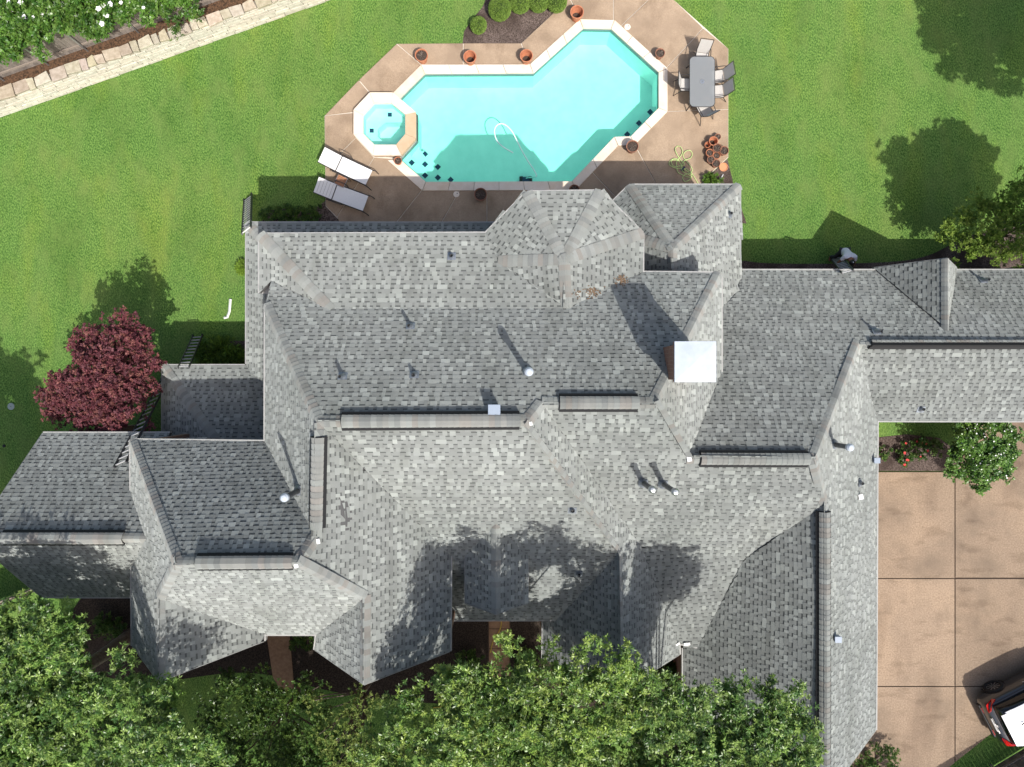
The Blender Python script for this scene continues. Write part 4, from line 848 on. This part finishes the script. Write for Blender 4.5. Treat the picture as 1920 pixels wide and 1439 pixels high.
# tall crowns further to the front: outside the view, their shade falls on the front slopes
for i, (x, y, h, r) in enumerate([(1010,1900,9.8,2.6),(760,1960,9.2,2.2),(330,1950,10.0,2.8),(130,1860,10.2,2.8),(-190,1480,10.5,2.4)]):
    pb = P(x, y, h); tree('oak_tree', ['tall oak beyond the bottom edge near the porch path', 'tall oak beyond the bottom edge below the middle gable', 'tall oak beyond the bottom edge below the left gables', 'tall oak beyond the bottom edge at far left', 'tall oak beyond the lower left corner'][i], 'tree', (pb.x, pb.y, 0), [(pb.x, pb.y, h-1, r, r, 1.3), (pb.x-1, pb.y+.6, h-1.6, r*.8, r*.8, 1.1), (pb.x+1.1, pb.y-.3, h-1.4, r*.8, r*.8, 1.1)], 330, 14, 10, .22, .12, .5, OAK, .22, group='front trees beyond the frame')
for i, (x, y, h, r) in enumerate([(20.5, 8.9, 8.8, 2.2), (18.2, 4.0, 7.2, 1.3)]):
    tree('oak_tree', ['tall oak right of the frame shading the upper right lawn', 'oak right of the frame shading the lawn by the green shrub'][i], 'tree', (x, y, 0), [(x, y, h-1, r, r, 1.1), (x-.35*r, y+.35*r, h-1.2, r*.8, r*.8, 1), (x+.5*r, y+.1*r, h-1.2, r*.8, r*.8, 1), (x+.5*r, y+.6*r, h-1.2, r*.9, r*.9, 1)]+([(x+2.2, y+2.5, h, 2.4, 2.4, 1.2)] if i == 0 else []), 330, 14, 10, .22, .13, .5, OAK, .22, group='trees beyond the right edge')
tree('oak_tree', 'oak left of the frame shading the lawn beside the far left roof', 'tree', (-17.2, -5.6, 0), [(-16.6, -4.8, 7.2, 1.6, 1.6, 1.0), (-17.6, -4.2, 7.0, 1.5, 1.5, 1.0), (-17.6, -6.0, 7.4, 1.6, 1.6, 1.0)], 260, 13, 10, .2, .11, .5, OAK, .2)
# red maple
tree('red_maple', 'dark red maple tree between the far left roof and the lawn', 'tree', P(195, 705, 0), [lump(230,640,3.9,.85,.6), lump(170,650,3.6,.6,.5), lump(265,700,3.7,.7,.6), lump(190,700,4.2,1.0,.6), lump(130,740,3.6,.85,.55), lump(230,760,4.0,.9,.6), lump(190,790,4.0,.7,.5), lump(110,760,3.3,.55,.5), lump(260,640,3.6,.5), lump(170,740,4.2,.8,.5)], 330, 13, 9, .09, .055, .32, RED, .09, lm=M_LEAF2, nl=22, shell=(.35, 1.05))
# right hand shrub-tree
tree('green_shrub', 'light green feathery shrub at the right edge above the garage wing', 'shrub', P(1880, 455, 0), [lump(1795,425,2.2,.5,.45), lump(1800,470,2.0,.5,.4), lump(1770,450,1.6,.35,.3), lump(1850,410,2.6,.75,.6), lump(1830,440,2.4,.6,.5), lump(1890,440,2.8,.9,.7), lump(1910,390,3.0,.8,.7), lump(1860,475,2.2,.6,.5), lump(1915,350,2.6,.6,.5), lump(1905,480,2.4,.6)], 180, 12, 11, .10, .036, .28, [(.16, .26, .035), (.22, .33, .05), (.27, .37, .07), (.11, .19, .03)], .06, lm=M_LEAF2, nl=24, upbias=.6)
def flowers(t, V, n, r, m, name='flower', zmin=None):
    cen = V.mean(1); idx = np.argsort(-(cen[:, 2]+rng.random(len(cen))*.9))[:len(cen)//4]; wp_ = cen[idx]+np.array(t.location); pu = wp_[:, 0]/(CAMH-wp_[:, 2])*FPX; pv = wp_[:, 1]/(CAMH-wp_[:, 2])*FPX; idx = idx[(np.abs(pu) < 955) & (np.abs(pv) < 715)]; n = min(n, len(idx)); ch_ = rng.choice(idx, n, replace=False)
    for i in ch_:
        p = cen[i]; b = MB(); c = Vector(p)+Vector((0, 0, .05)); rr_ = r*random.uniform(.6, 1.15)
        for k in range(6):
            a = k*1.047+random.random()*.4; d = Vector((math.cos(a), math.sin(a), random.uniform(.1, .5)))*rr_; s_ = Vector((-math.sin(a), math.cos(a), 0))*rr_*.45
            b.add([c, c+d*.6+s_, c+d, c+d*.6-s_], [(0, 1, 2, 3)])
        b.build(name, m, t)
def bush(name, label, base, lumps, nclump, per, leaves, L, Wd, clr, cols, nf=0, fr=.1, fm=None, lm=None, cat='shrub', group=None, **kw):
    t = thing(name, label, cat, tuple(base), group=group); V, C, tips = crown(lumps, nclump, per, leaves, L, Wd, clr, cols, **kw); V = V-np.array(base)
    quads_mesh('foliage', V, C, lm or M_LEAF, t); st = MB(); B = Vector(base)
    for i in rng.choice(len(tips), min(9, len(tips)), replace=False):
        e = Vector(tips[i])-B; st.tube(spline([(random.uniform(-.08, .08), random.uniform(-.08, .08), 0), e*.5+Vector((0, 0, .1)), e], 3), [.03]*3+[.02]*3+[.01], 5)
    st.build('stems', M_BARK, t)
    if nf: flowers(t, V, nf, fr, fm or M_PETAL)
    return t
wb = bush('flowering_shrub', 'round glossy shrub dotted with white blossoms beside the driveway', P(1832, 850, 0), [lump(1840,830,2.0,.95,.7), lump(1810,860,1.7,.7,.6), lump(1860,860,1.8,.75,.6), lump(1830,885,1.3,.6,.5), lump(1870,820,1.7,.6)], 170, 12, 10, .11, .055, .24, GARD, 100, .026)
hs = [('flowering_hedge', 'glossy hedge with white blossoms over the fence in the upper left corner', -60, 90), ('flowering_hedge', 'glossy hedge with white blossoms behind the fence, second from the left corner', 90, 40), ('flowering_hedge', 'glossy hedge with white blossoms behind the fence, at the right end of the row', 235, 5)]
for i, (nm, lb_, x, y) in enumerate(hs):
    pb = P(x, y-60, 1.04)
    bush(nm, lb_, tuple(pb), [lump(x-20,y-6,3.2,.95,.7), lump(x+40,y-32,3.3,1.0,.7), lump(x+75,y-8,2.9,.7,.6), lump(x,y-70,3.5,1.1,.8), lump(x+70,y-80,3.5,1.1,.8), lump(x+110,y-30,3.0,.8,.6)], 230, 13, 10, .125, .06, .28, GARD, 9, .09, group='hedge along the back fence')
bush('fence_creeper', 'small dark creeper at the end of the flowering hedge by the fence', tuple(P(345, 45, 1.04)), [lump(340,40,2.3,.5,.5), lump(350,18,2.6,.55,.5)], 24, 9, 8, .08, .04, .25, DARK+GARD[:1])
# topiary balls in the mulch bed
def ball(label, x, y, r):
    t = thing('topiary_ball', label, 'shrub', (*P2(x, y, r), 0), group='clipped round shrubs in the mulch bed'); n = int(7000*(r/.4)**2)
    u = rng.normal(size=(n, 3)); u /= np.linalg.norm(u, axis=1, keepdims=True); cen = u*(r*rng.uniform(.93, 1.0, (n, 1)))*np.array([1, 1, 1.05])+np.array([0, 0, r*1.0])
    V = leaf_quads(cen, u+rng.normal(size=(n, 3))*.6, .05, .026, None); C = np.array([(.13, .23, .035), (.18, .28, .05), (.22, .33, .065), (.15, .25, .04)])[rng.integers(0, 4, n)]*rng.uniform(.8, 1.2, (n, 1))
    quads_mesh('foliage', V, C, M_LEAF2, t); MB().lathe([(0, .06), (r*.6, .2*r), (r*.9, r*.7), (r*.92, r*1.2), (r*.6, r*1.75), (0, r*1.95)], seg=20).build('inner_branches', mat('twig_mass', (.035, .06, .015), rough=.95), t, smooth=True)
    MB().tube([(0, 0, -.02), (0, 0, .2)], .05, 8).build('stem', M_BARK, t)
ball('smallest clipped ball shrub, lowest in the mulch bed', 897, 48, .28); ball('largest clipped ball shrub in the mulch bed', 937, 17, .40)
ball('clipped ball shrub right of the largest one', 975, 5, .36); ball('clipped ball shrub second from the pool paving', 1010, 3, .36); ball('clipped ball shrub nearest the pool paving', 1044, 4, .35)
# low plants
def low(label, x, y, r, h, cols, L=.14, Wd=.035, n=26, nf=0, fm=None, name='low_plant', group='low plants in the beds'):
    p = P(x, y, 0); return bush(name, label, (p.x, p.y, .01), [(p.x, p.y, h*.5, r, r, h*.55)], n, 6, 9, L, Wd, r*.3, cols, nf, .05, fm, M_LEAF2, 'plant', group, upbias=.8)
FERN = [(.10, .19, .025), (.14, .24, .03), (.07, .14, .02)]
low('green fern beside the ladder in the shaded bed', 398, 665, .42, .5, FERN, .26, .04); low('green fern in the middle of the shaded bed', 425, 660, .42, .5, FERN, .26, .04); low('green fern nearest the house in the shaded bed', 447, 672, .4, .5, FERN, .26, .04)
for i, (x, y) in enumerate([(512,408),(538,404),(563,408),(588,406)]): low(['low shrub leftmost in the shaded bed below the loungers', 'low shrub second from left in the shaded bed below the loungers', 'low shrub third from left in the shaded bed below the loungers', 'low shrub rightmost in the shaded bed below the loungers'][i], x, y, .33, .35, DARK+FERN[:1], .1)
low('small green plant at the paving corner behind the pavilion roof', 1330, 343, .3, .35, FERN, .12); low('light green sprig showing left of the roof edge', 459, 503, .2, .3, [(.2, .32, .04)], .16); 
low('rose bush with red blooms in the driveway bed', 1712, 842, .42, .5, DARK+GARD[:1], .08, .045, 30, 7, M_REDP, 'rose_bush'); low('small rose bush near the wall in the driveway bed', 1690, 855, .3, .4, DARK, .08, .045, 18, 5, M_REDP, 'rose_bush'); low('pale green perennial in the driveway bed', 1745, 840, .3, .35, [(.12, .2, .05), (.16, .24, .07)], .1, .03, 18)
low('low white edged plant by the wall in the driveway bed', 1655, 845, .25, .25, DARK, .08, .03, 12)
for i, (x, y, r) in enumerate([(205,1165,.38),(228,1170,.36),(150,1190,.42)]): low(['round dark bush left under the far left roof eave', 'round dark bush right under the far left roof eave', 'bush in the front bed beside the big oak'][i], x, y, r, .6, DARK, .09, .04, 34)
for i, (x, y, r) in enumerate([(575,1185,.5),(880,1235,.5),(990,1240,.5),(1240,1250,.5),(1640,1425,.7),(1610,1440,.6)]): low(['bush between the two front gables', 'dark bush left of the porch path', 'dark bush right of the porch path', 'dark bush below the right front gable', 'bush at the garage corner by the driveway', 'bush hidden under the garage gable'][i], x, y, r, .7, DARK, .09, .04, 40)

# ------------------------------------------------------------------ parked car (lower right)
car = thing('car', 'dark grey hatchback with glare painted white on its roof, parked on the driveway', 'car')
def loft(secs, name, m, parent, smooth=True):
    """secs: list of (x, [(y,z)...]) half profiles bottom to top, mirrored"""
    v = []; k = len(secs[0][1]); n = 2*k
    for x, pr in secs: v += [(x, -y, z) for y, z in pr]+[(x, y, z) for y, z in reversed(pr)]
    f = [(i*n+j, i*n+(j+1) % n, (i+1)*n+(j+1) % n, (i+1)*n+j) for i in range(len(secs)-1) for j in range(n)]
    f += [tuple(range(n))[::-1], tuple(range((len(secs)-1)*n, len(secs)*n))]
    o = MB().add(v, f).build(name, m, parent, smooth=smooth); md = o.modifiers.new('sub', 'SUBSURF'); md.levels = md.render_levels = 2; return o
def prof(wb, wm, ws, z0, z1, z2): return [(wb, z0), (wm, z0+.12), (wm, z1), (ws, z2), (ws*.6, z2+.015)]
loft([(.02, prof(.70, .80, .70, .34, .62, .74)), (.10, prof(.80, .88, .80, .26, .70, .92)), (.35, prof(.84, .93, .84, .24, .74, 1.0)), (.9, prof(.85, .95, .86, .22, .76, 1.02)), (2.2, prof(.85, .94, .86, .2, .76, 1.0)), (3.3, prof(.85, .94, .84, .2, .74, .98)), (4.1, prof(.84, .92, .76, .22, .68, .84)), (4.5, prof(.74, .84, .62, .26, .58, .72)), (4.6, prof(.6, .7, .5, .34, .5, .6))], 'body', M_PAINT, car)
def gh(w0, w1, z0, z1): return [(w0, z0), ((w0+w1)/2+.01, (z0+z1)/2), (w1, z1-.03), (w1*.7, z1)]
g = loft([(.22, gh(.78, .70, .95, 1.04)), (.28, gh(.82, .70, .95, 1.26)), (.46, gh(.84, .68, .95, 1.48)), (1.4, gh(.84, .68, .95, 1.53)), (2.4, gh(.84, .66, .95, 1.50)), (3.1, gh(.83, .64, .95, 1.22)), (3.5, gh(.80, .62, .95, 1.0))], 'cabin_glass', M_CGLASS, car)
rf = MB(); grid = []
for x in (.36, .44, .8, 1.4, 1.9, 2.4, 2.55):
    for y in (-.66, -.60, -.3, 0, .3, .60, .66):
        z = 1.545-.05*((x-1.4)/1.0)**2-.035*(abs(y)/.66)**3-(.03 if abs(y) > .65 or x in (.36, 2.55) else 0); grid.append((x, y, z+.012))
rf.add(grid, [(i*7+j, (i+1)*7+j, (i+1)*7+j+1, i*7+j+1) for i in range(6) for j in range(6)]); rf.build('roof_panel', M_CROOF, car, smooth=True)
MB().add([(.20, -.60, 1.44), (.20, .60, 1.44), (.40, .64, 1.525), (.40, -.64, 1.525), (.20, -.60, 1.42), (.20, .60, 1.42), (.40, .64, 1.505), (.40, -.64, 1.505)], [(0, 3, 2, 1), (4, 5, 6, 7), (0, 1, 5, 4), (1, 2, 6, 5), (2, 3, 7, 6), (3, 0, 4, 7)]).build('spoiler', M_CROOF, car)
MB().box((.70, .12, 1.60), (.16, .03, .05)).build('antenna_fin', M_BLACK, car, bevel=.01)
for sy in (-1, 1):
    MB().add([(.06, sy*.52, .90), (.10, sy*.80, .90), (.40, sy*.905, .86), (.46, sy*.91, .98), (.24, sy*.82, 1.02), (.12, sy*.60, .98)], [(0, 1, 2, 3, 4, 5) if sy < 0 else (5, 4, 3, 2, 1, 0)]).build('tail_light', M_RED, car)
    o = [c for c in car.children if c.name.startswith('tail_light')][-1]; md = o.modifiers.new('s', 'SOLIDIFY'); md.thickness = .06; md.offset = 0
    MB().box((.03, sy*.45, .52), (.03, .22, .04)).build('reflector', M_RED, car)
    MB().box((1.75, sy*.945, .86), (.2, .02, .03)).build('door_handle', M_CHROME, car, bevel=.006)
    MB().add([(.46, sy*.835, 1.0), (3.3, sy*.855, .985), (3.3, sy*.86, 1.02), (.46, sy*.84, 1.035)], [(0, 1, 2, 3) if sy < 0 else (3, 2, 1, 0)]).build('window_trim', M_BLACK, car)
    mir = MB().box((3.0, sy*1.0, 1.02), (.12, .2, .13)); mir.build('wing_mirror', M_PAINT, car, bevel=.03)
    for x in (.85, 3.65):
        wv = [(.13, -.02)]; w_ = thing('tmp', '', '', (0, 0, 0)); bpy.data.objects.remove(w_)
        wb_ = MB(); sg = 28; c = (x, sy*.86, .34)
        def ring(rad, y): return [(c[0]+rad*math.cos(q*2*math.pi/sg), c[1]+sy*y, c[2]+rad*math.sin(q*2*math.pi/sg)) for q in range(sg)]
        rings = [ring(.20, -.1), ring(.33, -.1), ring(.34, -.06), ring(.34, .08), ring(.325, .11), ring(.245, .115), ring(.235, .09)]
        v = [p for r_ in rings for p in r_]; f = [(i*sg+q, i*sg+(q+1) % sg, (i+1)*sg+(q+1) % sg, (i+1)*sg+q) for i in range(len(rings)-1) for q in range(sg)]
        ty = MB().add(v, f).build('wheel', M_RUBBER, car, smooth=True)
        rm = MB(); rm.add(ring(.24, .07)+ring(.215, .07), [(q, (q+1) % sg, sg+(q+1) % sg, sg+q) for q in range(sg)])
        for k in range(10):
            a = k*math.pi/5; d = Vector((math.cos(a), 0, math.sin(a))); s_ = Vector((-math.sin(a), 0, math.cos(a))); cc = Vector((c[0], c[1]+sy*.09, c[2]))
            rm.add([cc+d*.03+s_*.014, cc+d*.225+s_*.024, cc+d*.225-s_*.024, cc+d*.03-s_*.014], [(0, 1, 2, 3)])
        rm.lathe([(0, 0)], seg=3) if False else None
        rm.build('rim', M_RIM, ty); dk = MB(); dk.add([(c[0], c[1]+sy*.045, c[2])]+[(p[0], c[1]+sy*.045, p[2]) for p in ring(.235, 0)], [(0, 1+q, 1+(q+1) % sg) for q in range(sg)]); dk.build('brake_disc', M_BLACK, ty)
        wa_ = MB().add([p for r_ in (ring(.36, .075), ring(.41, .082)) for p in r_], [(q, (q+1) % sg, sg+(q+1) % sg, sg+q) for q in range(sg) if math.sin((q+.5)*2*math.pi/sg) > -.4]); wa_.build('wheel_arch', M_BLACK, car)
MB().box((.03, 0, .42), (.10, 1.35, .18)).build('bumper', M_BLACK, car, bevel=.04)
MB().box((.06, 0, .80), (.03, .52, .13), 0).build('license_plate', M_WHITE, car); MB().box((.075, 0, .905), (.03, .62, .014)).build('tailgate_trim', M_CHROME, car)
MB().tube([(.34, 0, 1.06), (.44, .32, 1.22)], .012, 6).build('wiper', M_BLACK, car); MB().box((.10, 0, .96), (.02, .09, .06)).build('badge', M_CHROME, car)
cd = (P(51, 0)-P(0, 26)); ang = math.atan2(26, 51); rear = P(1862, 1362, .9)
car.location = (rear.x, rear.y, .055); car.rotation_euler = (0, 0, ang)

# ------------------------------------------------------------------ person steadying the ladder
per = thing('person', 'person in white shirt and dark cap bending over the ladder behind the garage wing', 'person', (*P2(1562,486,0), 0), 0)
J = dict(pelvis=(0, .10, .93), waist=(0, .02, 1.08), chest=(0, -.16, 1.30), neck=(0, -.30, 1.42), head=(0, -.40, 1.48), lsh=(-.20, -.18, 1.36), rsh=(.20, -.18, 1.36), lel=(-.34, -.36, 1.12), rel=(.26, -.42, 1.10), lwr=(-.36, -.56, 1.22), rwr=(.10, -.58, 1.2),
  lhip=(-.10, .10, .90), rhip=(.10, .10, .90), lkn=(-.13, -.02, .48), rkn=(.13, .06, .48), lan=(-.14, .06, .09), ran=(.15, .18, .09), ltoe=(-.15, -.10, .03), rtoe=(.17, .02, .03))
def skin(name, m, edges, rad, parent):
    ks = []; [ks.append(k) for e in edges for k in e if k not in ks]
    me = bpy.data.meshes.new(name); me.from_pydata([J[k] for k in ks], [(ks.index(a), ks.index(b)) for a, b in edges], []); o = bpy.data.objects.new(name, me); link(o, parent)
    md = o.modifiers.new('skin', 'SKIN'); 
    for i, k in enumerate(ks): r = rad[k]; me.skin_vertices[0].data[i].radius = (r, r) if not isinstance(r, tuple) else r
    me.skin_vertices[0].data[0].use_root = True
    sb_ = o.modifiers.new('sub', 'SUBSURF'); sb_.levels = sb_.render_levels = 2; me.materials.append(m); return o
for s_ in 'lr':
    w_ = Vector(J[s_+'wr']); 
    for f in range(5):
        a = (f-2)*.022; J[f'{s_}f{f}a'] = tuple(w_+Vector((a, -.06, .0))); J[f'{s_}f{f}b'] = tuple(w_+Vector((a*1.2, -.11, -.01))); J[f'{s_}f{f}c'] = tuple(w_+Vector((a*1.1, -.12, -.05)))
E_ = [('pelvis', 'waist'), ('waist', 'chest'), ('chest', 'neck'), ('neck', 'head'), ('chest', 'lsh'), ('lsh', 'lel'), ('lel', 'lwr'), ('chest', 'rsh'), ('rsh', 'rel'), ('rel', 'rwr'), ('pelvis', 'lhip'), ('lhip', 'lkn'), ('lkn', 'lan'), ('lan', 'ltoe'), ('pelvis', 'rhip'), ('rhip', 'rkn'), ('rkn', 'ran'), ('ran', 'rtoe')]
for s_ in 'lr':
    for f in range(5): E_ += [(s_+'wr', f'{s_}f{f}a'), (f'{s_}f{f}a', f'{s_}f{f}b'), (f'{s_}f{f}b', f'{s_}f{f}c')]
RD = dict(pelvis=.13, waist=.12, chest=.14, neck=.06, head=.085, lsh=.06, rsh=.06, lel=.042, rel=.042, lwr=.03, rwr=.03, lhip=.09, rhip=.09, lkn=.06, rkn=.06, lan=.045, ran=.045, ltoe=.04, rtoe=.04)
for s_ in 'lr':
    for f in range(5):
        for k in 'abc': RD[f'{s_}f{f}{k}'] = .0095
body = skin('body', M_SKIN, E_, RD, per)
skin('shirt', M_SHIRT, [('waist', 'chest'), ('chest', 'lsh'), ('lsh', 'lsl'), ('chest', 'rsh'), ('rsh', 'rsl'), ('waist', 'hem')] if not (J.update(lsl=tuple(Vector(J['lsh']).lerp(Vector(J['lel']), .5)), rsl=tuple(Vector(J['rsh']).lerp(Vector(J['rel']), .5)), hem=(0, .12, .95)) or False) else [], dict(waist=(.175, .15), chest=(.20, .16), lsh=.085, rsh=.085, lsl=.07, rsl=.07, hem=(.17, .15)), per)
skin('trousers', M_JEANS, [('pelvis', 'lhip'), ('lhip', 'lkn'), ('lkn', 'lan'), ('pelvis', 'rhip'), ('rhip', 'rkn'), ('rkn', 'ran')], dict(pelvis=.15, lhip=.105, rhip=.105, lkn=.075, rkn=.075, lan=.06, ran=.06), per)
hd = Vector(J['head']); q = MB().lathe([(0, .12), (.05, .113), (.085, .08), (.098, .03), (.1, .0)], (hd.x, hd.y, hd.z+.03), 18); q.build('cap', M_BLACK, per, smooth=True)
MB().add([(hd.x-.08, hd.y-.08, hd.z+.04), (hd.x+.08, hd.y-.08, hd.z+.04), (hd.x+.06, hd.y-.17, hd.z+.02), (hd.x-.06, hd.y-.17, hd.z+.02)], [(0, 1, 2, 3)]).build('cap_peak', M_BLACK, per)
MB().lathe([(0, .001), (.02, .001)], (hd.x, hd.y, hd.z+.15), 8).build('cap_button', M_GALV, per)
MB().add([(.02, -.02, 1.275), (.15, -.02, 1.245), (.15, -.14, 1.395), (.02, -.14, 1.43)], [(0, 1, 2, 3)]).build('shirt_print', M_PRINT, per)
for sx in (-.035, .035): MB().lathe([(0, .02), (.012, .01), (.012, -.01), (0, -.02)], (hd.x+sx, hd.y-.085, hd.z+.01), 8).build('eye', M_BLACK, per)
MB().tube([(hd.x, hd.y-.08, hd.z+.0), (hd.x, hd.y-.115, hd.z-.03)], [.01, .018], 6).build('nose', M_SKIN, per); MB().box((hd.x, hd.y-.085, hd.z-.06), (.05, .01, .012)).build('mouth', M_REDP, per)

fence('board_fence', 'dark brown slatted fence under the eave at the left edge', P(-60, 1150), Vector((.93, .36, 0)), Vector((-.36, .93, 0)), 3.4, 0, 1.7, [.3, 1.8, 3.2], M_BOARD)
